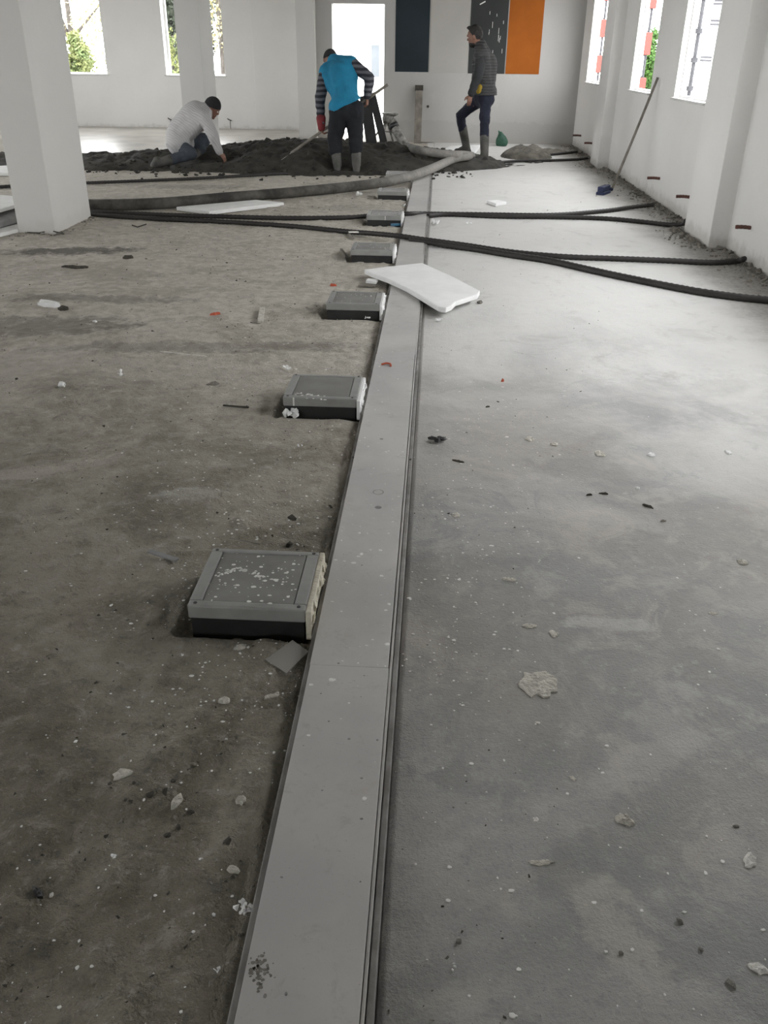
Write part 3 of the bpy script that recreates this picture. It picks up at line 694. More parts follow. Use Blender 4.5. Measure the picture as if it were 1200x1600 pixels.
conduit('electrical_conduit', [fp(845, 243, r), fp(875, 240, r), fp(902, 237, r, .01)], .018, 'short far black conduit nearest the room corner', gC)
for (px, py, ln, lb) in [(908, 212, .13, 'farthest reddish conduit stub sticking out near the corner'), (926, 224, .12, 'reddish conduit stub beside the farther pilaster'), (1031, 279, .125, 'reddish conduit stub low on wall behind the broom'),
                         (1078, 308, .12, 'reddish conduit stub low on wall just beyond the near pilaster'), (1173, 356, .105, 'nearest reddish conduit stub low on the side wall')]:
    v = ray(px, py); p = CP + v * (XW / v.x)
    conduit('conduit_stub', [p + Vector((.03, 0, -.004)), p, p + Vector((-ln * .5, .006, .004)), p + Vector((-ln, .012, .002))], .014, lb, 'reddish conduit stubs along the side wall', 'redstub', .06, .012)

# tripod discharge stand
TY = 13.8
tb = at(604, 228, TY); tri = empty('discharge_tripod', (tb.x, TY, 0.05), 'mortar-spattered steel tripod with dish head at the hose end', 'tripod')
hd = at(605, 186, TY)
MB().tube([hd + Vector((0, 0, -.06)), hd + Vector((0, 0, -.02)), hd + Vector((.02, 0, .03)), hd + Vector((.02, 0, .05))], [.06, .075, .085, .09], 16).build('head', M['steel'], tri, True)
ds = at(610, 178, TY); MB().tube([ds + Vector((0, 0, -.03)), ds + Vector((0, 0, -.005)), ds + Vector((0, 0, .012)), ds + Vector((0, 0, .018))], [.07, .12, .125, .11], 18).build('dish', M['steel'], tri, True)
for px, py, dy in ((573, 228, -.1), (591, 230, -.25), (617, 230, .35)):
    e = at(px, py, TY + dy); MB().tube([hd + Vector((0, 0, -.03)), e, e + Vector((0, 0, -.05))], .014, 8).build('leg', M['steel'], tri)
MB().tube([at(590, 204, TY - .1), at(618, 207, TY)], .010, 8).build('brace', M['steel'], tri)
MB().tube(spline([at(612, 188, TY), at(617, 200, TY - .05), at(625, 215, TY - .12), at(633, 228, 13.6)], .03), [.062] * len(spline([at(612, 188, TY), at(617, 200, TY - .05), at(625, 215, TY - .12), at(633, 228, 13.6)], .03)), 14).build('inlet_pipe', M['steel'], tri, True)
MB().tube([at(614, 194, TY - .03), at(617, 200, TY - .05)], .072, 14).build('coupling', M['screw'], tri, True)

# ------------------------------------------------------------------ mortar heap
hx = axis_pts([(-7.5, -4.6, .08), (-4.6, 0.5, .035), (0.5, 1.7, .05)]); hy = axis_pts([(10.9, 14.8, .035)])
HX, HY = np.meshgrid(hx, hy)
yf = np.interp(HX, [-7.5, -4.3, -3.0, -1.5, -.6, .15, .8, 1.4, 1.7], [11.1, 11.15, 11.2, 11.05, 11.3, 11.7, 12.1, 12.8, 13.2]) + .35 * (fbm(HX * 1.6, HX * 0 + 3, 31, 3) - .45)
yb = np.interp(HX, [-7.5, -4.6, -3.5, -2.4, -1.2, .2, .9, 1.7], [12.6, 12.9, 13.7, 14.3, 14.3, 14.2, 13.6, 13.3]) + .4 * (fbm(HX * 1.4, HX * 0 + 9, 35, 3) - .45)
top = np.interp(HX, [-7.5, -4.5, -3.5, -2.4, -1.6, -.8, 0, .6, 1.2, 1.7], [.07, .08, .12, .22, .27, .20, .17, .09, 0, 0])
u = np.clip((HY - yf) / np.maximum(yb - yf, .2), 0, 1)
prof = np.sin(np.pi * u**.75)**.8
HZ = top * prof * (0.65 + .7 * (fbm(HX * 1.8, HY * 1.8, 41, 3))) + prof * (.13 * (fbm(HX * 5, HY * 5, 43, 4) - .42) + .05 * (vn(HX * 20, HY * 20, 47) - .4)) + np.where((u > 0) & (u < 1), .012, 0)
# footprints of the two workers standing in it stay shallow
for cx, cy, rr_ in ((-1.24, 11.3, .17), (-.95, 11.3, .17), (-3.3, 11.5, .35), (-2.7, 11.7, .3), (.62, 12.62, .22), (.4, 13.5, .2)):
    HZ = HZ * (1 - .75 * np.exp(-((HX - cx)**2 + (HY - cy)**2) / rr_**2))
HZ = HZ * (1 - .95 * np.exp(-((HX - .32) / .5)**2 - ((HY - 13.75) / .55)**2))
HZ = np.where((u <= 0) | (u >= 1), -.03, HZ); HZ = HZ - .05 * sst(.62, 1.0, HX + .5 * (fbm(HX * 3, HY * 3, 51, 3) - .45))
a, b_ = len(hx), len(hy); ii = (np.arange(b_ - 1)[:, None] * a + np.arange(a - 1)[None, :]).ravel()
Q = np.stack([ii, ii + 1, ii + a + 1, ii + a], -1); zf = HZ.ravel(); Q = Q[(zf[Q] > -.029).any(1)]
tag(link('mortar_heap', np_mesh('mortar_heap', np.stack([HX, HY, HZ], -1).reshape(-1, 3), Q), M['mortar'], None, True), 'long heap of dark wet mortar spread across the hall', 'mortar')
def heap_z(x, y):
    i = np.abs(hy - y).argmin(); j = np.abs(hx - x).argmin(); return max(0.0, float(HZ[i, j]))
r = .055
def on_heap(px, py, rr_):                # point of a pixel resting on the heap or the floor
    y = 10.5
    while y < 15.5:
        p = at(px, py, y)
        if p.z <= max(heap_z(p.x, p.y), 0.0) + rr_ * .85: return p
        y += .02
    return at(px, py, 13.5)
hose_pts = [fp(-80, 318, r), fp(60, 318, r), fp(145, 321, r), fp(250, 318, r), fp(350, 310, r), fp(450, 301, r), fp(540, 293, r), fp(600, 284, r, .05), fp(640, 275, r, .06), fp(672, 264, r, .07)] + \
           [on_heap(px, py, r * 1.3) for px, py in ((698, 253), (716, 246.5), (730, 244.5))] + [at(737, 243.2, 12.9)] + [on_heap(px, py, r * 1.5) for px, py in ((722, 242), (700, 241.5), (672, 238), (650, 233.5))] + [at(634, 228, 13.6)]
hp_ = spline(hose_pts, .05)
tag(MB().tube(hp_, r * .93, 14).build('pump_hose', M['hose'], None, True), 'thick mortar-caked pump hose sweeping across the floor to the tripod', 'hose')

cl = MB()
for k in range(420):
    x = R.uniform(-4.6, .5); y = R.choice([R.gauss(11.1, .25), R.uniform(11.2, 14.2)]) + (0.4 if x > 0 else 0)
    s = abs(R.gauss(0, .018)) + .008; lump(cl, (x, y, heap_z(x, y) + s * .3), s, (1, 1, .7), 9)
tag(cl.build('mortar_clods', M['mortar']), 'loose dark mortar clods sprinkled over and around the heap', 'mortar', kind='stuff')
def mound(name, c, rx, ry, h, mt, label, cat, sd=50, n=26):
    mb = MB(); v = []; f = []
    for i in range(n):
        for k in range(n):
            a_ = -1.1 + 2.2 * k / (n - 1); b2 = -1.1 + 2.2 * i / (n - 1); d = max(0, 1 - a_*a_ - b2*b2)
            nz_ = float(fbm(np.array([a_ * 4 + sd]), np.array([b2 * 4]), sd, 3)[0])
            v.append((c[0] + a_ * rx, c[1] + b2 * ry, c[2] + (h * d**.8 * (.55 + .9 * nz_) if d > 0 else -.02)))
    for i in range(n - 1):
        for k in range(n - 1): f.append((i*n+k, i*n+k+1, (i+1)*n+k+1, (i+1)*n+k))
    return tag(mb.add(v, f).build(name, mt, None, True), label, cat)
mound('sand_heap', G(822, 245), .38, .5, .17, M['sand'], 'small pale heap of dry mortar near the corner of the end wall', 'sand')
mound('sand_heap', G(860, 238), .30, .4, .05, M['sand'], 'low spill of dry mortar to the right of the small heap', 'sand', 60)

# ------------------------------------------------------------------ foam boards
def board(poly, z, th, label, tilt=None, mt='foamw', name='foam_board', cat='foam board', group='white foam boards'):
    """poly: pixel outline on a level z; thickness th below"""
    P = [G(px, py, z) for px, py in poly]; c = sum(P, Vector()) / len(P)
    mb = MB(); Mx = Matrix.Translation(Vector((c.x, c.y, z - th)))
    if tilt: Mx = Mx @ Euler(tilt).to_matrix().to_4x4()
    mb.prism([(p.x - c.x, p.y - c.y) for p in P], 0, th, Mx)
    o = mb.build(name, M[mt]); bv = o.modifiers.new('bevel', 'BEVEL'); bv.width = min(.006, th * .3); bv.segments = 2; bv.limit_method = 'ANGLE'
    return tag(o, label, cat, group)
board([(569, 421), (600, 417), (660, 410.5), (705, 431), (750, 454), (746, 460), (712, 471), (706, 477), (697, 481), (685, 479), (662, 465), (635, 449), (605, 435), (582, 427)], .062, .03, 'large broken white foam board lying across the floor duct')
board([(275, 323), (327, 330), (444, 316), (400, 312)], .035, .034, 'narrow white foam board lying beside the thick hose')
board([(761, 313), (778, 312), (792, 315), (775, 318)], .03, .03, 'small white foam offcut on the pale floor beyond the conduits')
board([(687, 237), (703, 228), (750, 226), (748, 231), (742, 238), (716, 241)], .07, .03, 'white foam board under the front boot of the jacketed worker')
board([(-60, 262), (19, 258), (21, 269), (-60, 272)], .04, .04, 'small white foam board behind the near column, farthest of three')
board([(-60, 320), (-20, 303), (24, 306), (30, 318), (-20, 332)], .14, .03, 'white foam board on top of the stack left of the near column')
board([(-70, 343), (30, 325), (36, 336), (-40, 357)], .085, .05, 'dark grey insulation slab in the stack left of the near column', None, 'tin', 'insulation_slab', 'insulation', None)
board([(-60, 366), (28, 342), (38, 355), (-30, 372)], .03, .03, 'white foam board lowest in the stack left of the near column')

# ------------------------------------------------------------------ long-handled things, timber, bag
h0 = at(1028, 121, 9.2); v = ray(1028, 121); h0 = CP + v * ((XW - .02) / v.x)
h1 = G(956, 296, .03)
br = empty('push_broom', (h1.x, h1.y, 0), 'long-handled broom with blue head leaning on the side wall', 'broom')
MB().tube([h0, h0.lerp(h1, .5) + Vector((0, 0, -.012)), h1], .0135, 10).build('handle', M['wood'], br)
hb = G(943, 300, .02); MB().bbox(-.12, .12, -.035, .035, .03, .085, .01, Matrix.Translation((hb.x, hb.y, 0)) @ Matrix.Rotation(1.1, 4, 'Z')).build('head', M['bluebr'], br)
MB().bbox(-.125, .125, -.045, .045, .0, .032, .008, Matrix.Translation((hb.x, hb.y, 0)) @ Matrix.Rotation(1.1, 4, 'Z')).build('bristles', M['bluebr'], br)
MB().tube([h1, Vector((hb.x, hb.y, .07))], .018, 10).build('socket', M['bluebr'], br)

pb = at(652.5, 221, 15.72); pt_ = at(652.5, 131, 15.86)
mb = MB(); d = (pt_ - pb)
mx = Matrix.Translation((pb.x, 15.66, 0)) @ Matrix.Rotation(-math.atan2(.2, pt_.z), 4, 'X')
plk = empty('timber_plank', (pb.x, 15.66, 0), 'grey weathered plank standing upright against the end wall', 'plank')
mb.bbox(-.06, .06, -.02, .02, .0, pt_.z - .08, .004, mx).build('plank_board', M['wood'], plk)
MB().bbox(-.068, .066, -.024, .024, pt_.z - .08, pt_.z, .004, mx).build('stained_end', M['clod'], plk)

bg_ = G(783, 228); mb = MB(); mb.ell((bg_.x, bg_.y, .075), .095, .085, .10); mb.ell((bg_.x + .03, bg_.y - .03, .06), .075, .07, .08); mb.ell((bg_.x - .045, bg_.y + .01, .06), .05, .07, .075); mb.ell((bg_.x - .015, bg_.y, .145), .055, .05, .06); mb.capsule((bg_.x - .03, bg_.y, .17), (bg_.x - .055, bg_.y, .225), .022, .012); mb.capsule((bg_.x - .03, bg_.y, .18), (bg_.x - .015, bg_.y, .215), .016, .010)
bo = mb.build('green_bag', M['green'], None, True); tag(bo, 'crumpled green plastic bag at the foot of the end wall', 'bag')
dm = bo.modifiers.new('rm', 'REMESH'); dm.mode = 'VOXEL'; dm.voxel_size = .012
# dark boards leaning beside the doorway, behind the worker in blue
for (bx_, by_, tx_, ty_, w_, lb) in [(581, 226, 570, 150, .15, 'dark board leaning beside the doorway, left one of two'), (600, 224, 581, 146, .10, 'dark board leaning beside the doorway, right one of two')]:
    b0 = at(bx_, by_, 13.0); t0 = at(tx_, ty_, 13.35); ax = (t0 - b0).normalized(); sd = ax.cross(Vector((0, 1, 0))).normalized(); no = sd.cross(ax)
    mx = Matrix.Translation(b0 - ax * .15) @ Matrix(((sd.x, no.x, ax.x), (sd.y, no.y, ax.y), (sd.z, no.z, ax.z))).to_4x4()
    tag(MB().bbox(-w_ * .5, w_ * .5, -.015, .015, 0, (t0 - b0).length + .15, .004, mx).build('dark_board', M['darkwood']), lb, 'board', 'dark boards by the doorway')

# ------------------------------------------------------------------ people
def remesh(mb, voxel, smooth=4, cuts=()):
    me = mb.mesh('tmp'); o = bpy.data.objects.new('tmp', me); COL.objects.link(o)
    q = o.modifiers.new('r', 'REMESH'); q.mode = 'VOXEL'; q.voxel_size = voxel; q.use_smooth_shade = True
    if smooth: q = o.modifiers.new('s', 'SMOOTH'); q.iterations = smooth; q.factor = .5
    bpy.context.view_layer.update(); dg = bpy.context.evaluated_depsgraph_get()
    out = bpy.data.meshes.new_from_object(o.evaluated_get(dg)); bpy.data.objects.remove(o, do_unlink=True); bpy.data.meshes.remove(me)
    for p, n in cuts:
        bm = bmesh.new(); bm.from_mesh(out)
        r_ = bmesh.ops.bisect_plane(bm, geom=list(bm.verts) + list(bm.edges) + list(bm.faces), plane_co=p, plane_no=n, clear_outer=True)
        bmesh.ops.holes_fill(bm, edges=[e for e in bm.edges if e.is_boundary], sides=0); bm.to_mesh(out); bm.free()
    return out
def wrinkle(me, amp, sc, sd):
    n = len(me.vertices); co = np.zeros(n * 3, np.float32); me.vertices.foreach_get('co', co); co = co.reshape(-1, 3)
    no = np.zeros(n * 3, np.float32); me.vertex_normals.foreach_get('vector', no) if hasattr(me, 'vertex_normals') else None; no = no.reshape(-1, 3)
    k = fbm(co[:, 0] * sc + co[:, 1] * sc * .7, co[:, 2] * sc * 1.3 + co[:, 1] * sc * .4, sd, 3) - .45
    co = co + no * (amp * k)[:, None]; me.vertices.foreach_set('co', co.astype(np.float32).ravel()); me.update()
def limb(mb, pts, rs):
    for i in range(len(pts) - 1): mb.capsule(pts[i], pts[i+1], rs[i], rs[i+1])
def hand(mb, wr, di, nrm, side, curl=.6, sc=1.0):
    """palm plus four fingers and a thumb; di towards the fingertips, nrm out of the back of the hand"""
    di = Vector(di).normalized(); nrm = Vector(nrm); nrm = (nrm - di * nrm.dot(di)).normalized(); lat = di.cross(nrm).normalized() * side
    wr = Vector(wr)
    for k in (-1.1, -.35, .35, 1.1):
        mb.capsule(wr + lat * .008 * k, wr + di * .085 * sc + lat * .019 * k * sc, .016, .0125)
    for k, L in zip((-1.1, -.37, .37, 1.1), (.060, .072, .078, .070)):
        b0 = wr + di * .088 * sc + lat * .019 * k * sc; d1 = (di * math.cos(curl) - nrm * math.sin(curl)); d2 = (di * math.cos(curl * 2.1) - nrm * math.sin(curl * 2.1))
        m1 = b0 + d1 * L * .5 * sc; mb.capsule(b0, m1, .0098, .009); mb.capsule(m1, m1 + d2 * L * .55 * sc, .009, .0075)
    t0 = wr + di * .028 * sc + lat * .022; t1 = t0 + (di * .6 + lat * .75 - nrm * .25).normalized() * .045 * sc
    mb.capsule(t0, t1, .0135, .0105); mb.capsule(t1, t1 + (di * .9 + lat * .2 - nrm * .35).normalized() * .034 * sc, .0105, .0085)
def head(mb, c, fwd, up, sc=1.0):
    fwd = Vector(fwd).normalized(); up = Vector(up); up = (up - fwd * up.dot(fwd)).normalized(); sd = fwd.cross(up)
    Rm = Matrix((sd, fwd, up)).transposed()
    mb.ell(c, .074 * sc, .093 * sc, .108 * sc, Rm)                               # skull
    mb.ell(c + Rm @ Vector((0, .028, -.062)) * sc, .056 * sc, .066 * sc, .066 * sc, Rm)   # jaw
    mb.capsule(c + Rm @ Vector((0, .086, .012)) * sc, c + Rm @ Vector((0, .098, -.020)) * sc, .009 * sc, .013 * sc)  # nose
    mb.capsule(c + Rm @ Vector((-.035, .083, .026)) * sc, c + Rm @ Vector((.035, .083, .026)) * sc, .012 * sc, .012 * sc)  # brow
    mb.capsule(c + Rm @ Vector((-.02, .088, -.052)) * sc, c + Rm @ Vector((.02, .088, -.052)) * sc, .009 * sc, .009 * sc)  # lips
    mb.ell(c + Rm @ Vector((0, .075, -.092)) * sc, .022 * sc, .02 * sc, .018 * sc, Rm)     # chin
    for s in (-1, 1): mb.ell(c + Rm @ Vector((s * .078, -.005, -.012)) * sc, .010 * sc, .020 * sc, .032 * sc, Rm)   # ears
    return Rm
def eyes(parent, c, Rm, sc=1.0):
    for s in (-1, 1):
        MB().ell(c + Rm @ Vector((s * .031, .083, .004)) * sc, .011, .009, .008, Rm, 10, 8).build('eye', M['paint'], parent, True)
def boot(mb, knee_side, ankle, toe, heel, r=.058):
    a = Vector(ankle); mb.capsule(knee_side, a, r * 1.12, r * .95)
    mb.capsule(a, heel, r * .9, r * .72); mb.capsule(heel, toe, r * .72, r * .66); mb.capsule(a, Vector(a).lerp(Vector(toe), .6), r * .85, r * .66)
def cuts_floor(z): return ((Vector((0, 0, z)), Vector((0, 0, -1))),)

def person(label, J, sp):
    """J: joints in world space; sp: description of clothes"""
    bm_ = MB()
    limb(bm_, [J['pelvis'], J['waist'], J['chest'], J['neck']], [.125, .12, .135, .058])
    bm_.capsule(J['shl'], J['shr'], .065, .065); bm_.capsule(J['neck'], J['head'], .055, .052)
    for s in 'lr':
        limb(bm_, [J['sh' + s], J['el' + s], J['wr' + s]], [.052, .042, .028])
        limb(bm_, [J['hip' + s], J['kn' + s], J['an' + s]], [.080, .056, .042])
        bm_.capsule(J['an' + s], J['an' + s].lerp(J['toe' + s], .7), .036, .026); bm_.capsule(J['pelvis'], J['hip' + s], .10, .085)
        hand(bm_, J['wr' + s], J['hd' + s], J['hn' + s], 1 if s == 'l' else -1, sp.get('curl', .6))
    Rm = head(bm_, J['head'], J['fwd'], J['up'])
    me = remesh(bm_, .0065, 2); o = link('person', me, M['skin'], None, True)
    tag(o, label, 'person')
    # trousers
    t = MB(); th = sp['thigh']
    t.capsule(J['hipl'], J['hipr'], .125, .125); t.capsule(J['pelvis'], J['waist'], .135, .115)
    for s in 'lr':
        k2 = J['kn' + s].lerp(J['an' + s], sp['tro'])
        limb(t, [J['hip' + s], J['kn' + s], k2], [th, th * .78, th * .72])
    me = remesh(t, .014, 6); wrinkle(me, .03, 14, 5); link('trousers', me, M[sp['tmat']], o, True)
    # boots
    for s in 'lr':
        b_ = MB(); top_ = J['kn' + s].lerp(J['an' + s], sp['boot']); boot(b_, top_, J['an' + s], J['toe' + s], J['heel' + s])
        me = remesh(b_, .010, 3); link('boot', me, M['boot'], o, True)
    # top
    j = MB(); g = sp.get('bulk', 1.0)
    limb(j, [J['hem'], J['waist'], J['chest']], [.150 * g, .150 * g, .158 * g])
    j.capsule(J['shl'], J['shr'], .085 * g, .085 * g); j.capsule(J['chest'], J['shl'], .13 * g, .085 * g); j.capsule(J['chest'], J['shr'], .13 * g, .085 * g)
    j.capsule(J['waist'], J['shl'].lerp(J['chest'], .3), .13 * g, .10 * g); j.capsule(J['waist'], J['shr'].lerp(J['chest'], .3), .13 * g, .10 * g)
    for s in 'lr': j.capsule(J['hip' + s].lerp(J['waist'], .7), J['sh' + s].lerp(J['chest'], .15), .125 * g, .095 * g)
    j.capsule(J['neck'], J['neck'].lerp(J['head'], .25), .078, .070); j.capsule(J['chest'], J['neck'], .15 * g, .085 * g); j.capsule(J['neck'], J['shl'], .075 * g, .085 * g); j.capsule(J['neck'], J['shr'], .075 * g, .085 * g)
    for s in 'lr': j.capsule(J['hem'], J['hip' + s].lerp(J['hem'], .3), .152 * g, .155 * g)
    hemn = (J['pelvis'] - J['chest']).normalized(); cut = [(J['hem'] + hemn * .05, sp.get('hemn', hemn))]
    if sp.get('onepiece'):
        for s in 'lr': limb(j, [J['sh' + s], J['el' + s], J['wr' + s]], [.075, .062, .046])
    me = remesh(j, .013, 6, () if sp.get('onepiece') else cut); wrinkle(me, .028, 11, 9)
    link(sp['top'], me, M[sp['jmat']], o, True)
    if not sp.get('onepiece'):
        for s in 'lr':
            q = MB(); limb(q, [J['sh' + s], J['el' + s], J['wr' + s].lerp(J['el' + s], .06)], [.080, .064, .048])
            me = remesh(q, .011, 5); wrinkle(me, .022, 18, 13); link('sleeve', me, M[sp['smat']], o, True)
    if sp.get('shirt'):
        q = MB(); c0, c1 = sp['shirt_at']; q.capsule(c0, c1, .035, .058); link('shirt', remesh(q, .009, 3), M[sp['shirt']], o, True)
    # head covering
    c = J['head']; q = MB(); up = Rm @ Vector((0, 0, 1)); fw = Rm @ Vector((0, 1, 0))
    if sp['hat'] == 'cap':
        q.ell(c + up * .020 - fw * .006, .088, .106, .112, Rm); me = remesh(q, .008, 2, [(c + up * .012 + fw * .02, (-up * .96 + fw * .35).normalized())]); link('knit_cap', me, M['cap'], o, True)
    else:
        q.ell(c + up * .022 - fw * .012, .084, .104, .108, Rm); q.ell(c + up * .10 + fw * .045, .06, .05, .030, Rm); q.ell(c - fw * .045 - up * .01, .07, .058, .060, Rm)
        me = remesh(q, .007, 2, [(c + up * .022 + fw * .015, (-up * .50 + fw * .87).normalized())]); wrinkle(me, .014, 60, 3); link('hair', me, M['hair'], o, True)
    if sp.get('beard'):
        q = MB(); q.ell(c + Rm @ Vector((0, .040, -.082)), .056, .062, .050, Rm); me = remesh(q, .006, 2, [(c + up * -.05, up)]); wrinkle(me, .008, 70, 8); link('beard', me, M['hair'], o, True)
    eyes(o, c, Rm)
    for s in sp.get('gloves', ''):
        q = MB(); q.capsule(J['wr' + s].lerp(J['el' + s], .22), J['wr' + s] + Vector(J['hd' + s]).normalized() * .04, .060, .046); link('cuff', remesh(q, .009, 2), M['glove'], o, True)
    return o

# worker standing at the right, seen in profile
J = dict(pelvis=at(755, 150, 12.98), waist=at(756, 128, 12.98), chest=at(757, 100, 12.98), neck=at(751, 73, 12.98), head=at(741.5, 56, 12.98), fwd=Vector((-1, .25, -.32)), up=Vector((-.2, 0, 1)),
         shl=at(752, 86, 12.80), shr=at(757, 87, 13.18), ell=at(747, 120, 12.74), elr=at(746, 120, 13.3), wrl=at(735.5, 147, 12.74), wrr=at(738, 146, 13.25),
         hdl=Vector((-.15, 0, -1)), hdr=Vector((-.15, 0, -1)), hnl=Vector((0, -1, .0)), hnr=Vector((0, 1, 0)),
         hipl=at(759, 153, 12.90), hipr=at(752, 154, 13.08), knl=at(757, 194, 12.78), knr=at(719, 180, 13.28), anl=at(757, 244, 12.66), anr=at(729, 231, 13.5), hem=at(756, 142, 12.98))
J['toel'] = Vector((J['anl'].x - .15, J['anl'].y - .03, .042)); J['heell'] = Vector((J['anl'].x + .025, J['anl'].y, .045))
J['toer'] = J['anr'] + Vector((-.14, 0, -.045)); J['heelr'] = J['anr'] + Vector((.03, 0, -.045))
person('standing worker in charcoal jacket and navy trousers with one boot raised', J, dict(thigh=.088, tmat='navy', tro=.45, boot=.38, top='jacket', jmat='quilt', smat='jsleeve', hat='hair', beard=True, shirt='yellow', shirt_at=(at(751.5, 131, 12.86), at(750.5, 143, 12.85)), bulk=1.07, curl=.45))

# worker in the blue fleece vest, bent over his shovel, seen from behind
J = dict(pelvis=at(541, 170, 11.36), waist=at(539, 148, 11.42), chest=at(531, 118, 11.58), neck=at(522, 96, 11.74), head=at(516, 94, 11.86), fwd=Vector((-.25, .75, -.75)), up=Vector((-.1, .75, .7)),
         shl=at(508, 114, 11.64), shr=at(549, 99, 11.62), ell=at(500, 153, 11.52), elr=at(577.5, 122, 11.48), wrl=at(502, 194, 11.44), wrr=at(574, 151, 11.46),
         hdl=Vector((.05, .05, -1)), hdr=Vector((-.05, .0, -1)), hnl=Vector((-1, -.3, 0)), hnr=Vector((1, -.3, 0)),
         hipl=at(530, 174, 11.36), hipr=at(554, 172, 11.36), knl=at(523, 217, 11.42), knr=at(556, 216, 11.42), anl=at(527, 258, 11.30), anr=at(557, 257, 11.30), hem=at(541, 158, 11.38))
for s in 'lr':
    a_ = J['an' + s]; J['toe' + s] = Vector((a_.x, a_.y + .16, .042)); J['heel' + s] = Vector((a_.x, a_.y - .03, .045))
person('bending worker in bright blue fleece vest and striped sleeves holding a shovel', J, dict(thigh=.118, tmat='trd', tro=.42, boot=.36, top='vest', jmat='vest', smat='stripe', hat='cap', bulk=1.0, curl=.9, gloves='l', hemn=(at(512, 172, 11.3) - at(560, 148, 11.4)).cross(Vector((0, 1, 0))).normalized() * (1 if (at(512, 172, 11.3) - at(560, 148, 11.4)).cross(Vector((0, 1, 0))).z < 0 else -1)))

# crouching worker in the pale sweater, turned to the right
J = dict(pelvis=at(279, 219, 11.72), waist=at(284, 204, 11.72), chest=at(305, 181, 11.74), neck=at(322, 172, 11.76), head=at(331.5, 168, 11.78), fwd=Vector((.78, .1, -.60)), up=Vector((.5, 0, .8)),
         shl=at(318, 180, 11.94), shr=at(320, 186, 11.58), ell=at(335, 212, 12.02), elr=at(332, 213, 11.50), wrl=at(340, 236, 12.05), wrr=at(343, 238, 11.55),
         hdl=Vector((.7, 0, -.7)), hdr=Vector((.6, .1, -.78)), hnl=Vector((.6, .3, .6)), hnr=Vector((.6, -.4, .6)),
         hipl=at(284, 224, 11.82), hipr=at(279, 225, 11.62), knl=at(322, 216, 12.0), knr=at(300, 240, 11.50), anl=at(304, 248, 11.86), anr=at(252, 254, 11.36), hem=at(280, 214, 11.72))
J['toel'] = J['anl'] + Vector((.10, -.02, -.04)); J['heell'] = J['anl'] + Vector((-.05, 0, -.04))
J['toer'] = J['anr'] + Vector((-.10, -.02, -.06)); J['heelr'] = J['anr'] + Vector((-.05, -.02, .03))
for s in 'lr':
    for k_ in ('toe', 'heel'): J[k_ + s].z = max(J[k_ + s].z, .045)
person('crouching worker in pale knitted sweater and dark cap smoothing mortar by hand', J, dict(thigh=.090, tmat='jeans', tro=.62, boot=.70, top='sweater', jmat='knit', smat='knit', hat='cap', onepiece=True, bulk=1.10, curl=.5))

# shovel held by the worker in blue
s0 = at(606, 132, 11.48); s1 = at(500, 207, 11.45); ax = (s1 - s0).normalized(); s2 = s0 + ax * 1.42
sh = empty('shovel', (s2.x, s2.y, s2.z - .1), 'shovel with long wooden handle held by the worker in blue', 'shovel')
MB().tube([s0, s1, s2], .017, 10).build('handle', M['wood'], sh)
mb = MB(); sdv = ax.cross(Vector((0, 0, 1))).normalized(); nn = sdv.cross(ax)
poly = [(-.02, 0), (.02, 0), (.03, .06), (.11, .09), (.11, .26), (.06, .33), (0, .36), (-.06, .33), (-.11, .26), (-.11, .09), (-.03, .06)]
mx = Matrix.Translation(s2 - ax * .03) @ Matrix(((sdv.x, ax.x, nn.x), (sdv.y, ax.y, nn.y), (sdv.z, ax.z, nn.z))).to_4x4()
mb.prism(poly, -.003, .003, mx).build('blade', M['steel'], sh)

# ------------------------------------------------------------------ rubble along the side wall
rb = MB()
def wall_line(y): return XP if (7.0 < y < 7.85 or 12.4 < y < 13.1 or 1.55 < y < 2.4) else XW
for k in range(2600):
    y = R.uniform(5.2, 15.7); x = wall_line(y) - abs(R.gauss(0, .10)) - .01; s = abs(R.gauss(0, .007)) + .003
    if x > wall_line(y) - .06: s *= 1.5
    lump(rb, (x, y, fz1(x, y) + s * .2), s, (1, 1, .75), 7)
tag(rb.build('rubble_strip', M['rubble']), 'crumbled mortar and grit strewn along the foot of the side wall', 'rubble', kind='stuff')
proto = []
for k in range(6):
    mb = MB(); lump(mb, (0, 0, 0), 1.0, (1, 1, .7), 16); proto.append(mb.mesh('mortar_chunk'))
for k, q in enumerate(proto): q.materials.append(M['rubble'])
def chunk(x, y, s, label, group, name='mortar_chunk', cat='rubble', mi=None, mt=None, dz=0.0):
    me = proto[mi if mi is not None else R.randrange(6)]
    if mt is not None: me = me.copy(); me.materials.clear(); me.materials.append(mt)
    o = bpy.data.objects.new(name, me); COL.objects.link(o); o.location = (x, y, fz1(x, y) + s * .45 + dz)
    o.rotation_euler = (R.uniform(-.3, .3), R.uniform(-.3, .3), R.uniform(0, 6)); o.scale = (s * R.uniform(.8, 1.3), s * R.uniform(.8, 1.2), s * R.uniform(.7, 1)); return tag(o, label, cat, group)
for k in range(110):
    y = 5.3 + 10.2 * (k / 110.0)**1.15 + R.uniform(-.04, .04); s = R.uniform(.018, .038)
    x = wall_line(y) - s * 1.4 - abs(R.gauss(0, .03))
    bay = 'before the near pilaster' if y < 7.05 else ('between the two pilasters' if y < 12.42 else 'beyond the farther pilaster')
    chunk(x, y, s, 'broken mortar chunk at the foot of the side wall ' + bay, 'mortar chunks at the side wall ' + bay)
cm = MB()
for k in range(120):                                   # crumbs round the near column
    x = R.uniform(-3.40, -2.95); y = R.choice([7.0 - abs(R.gauss(0, .06)), R.uniform(7, 7.8)])
    if y > 7.0: x = -3.02 + abs(R.gauss(0, .05))
    s = abs(R.gauss(0, .006)) + .003; lump(cm, (x, y, fz1(x, y) + s * .3), s, (1, 1, .7), 8)
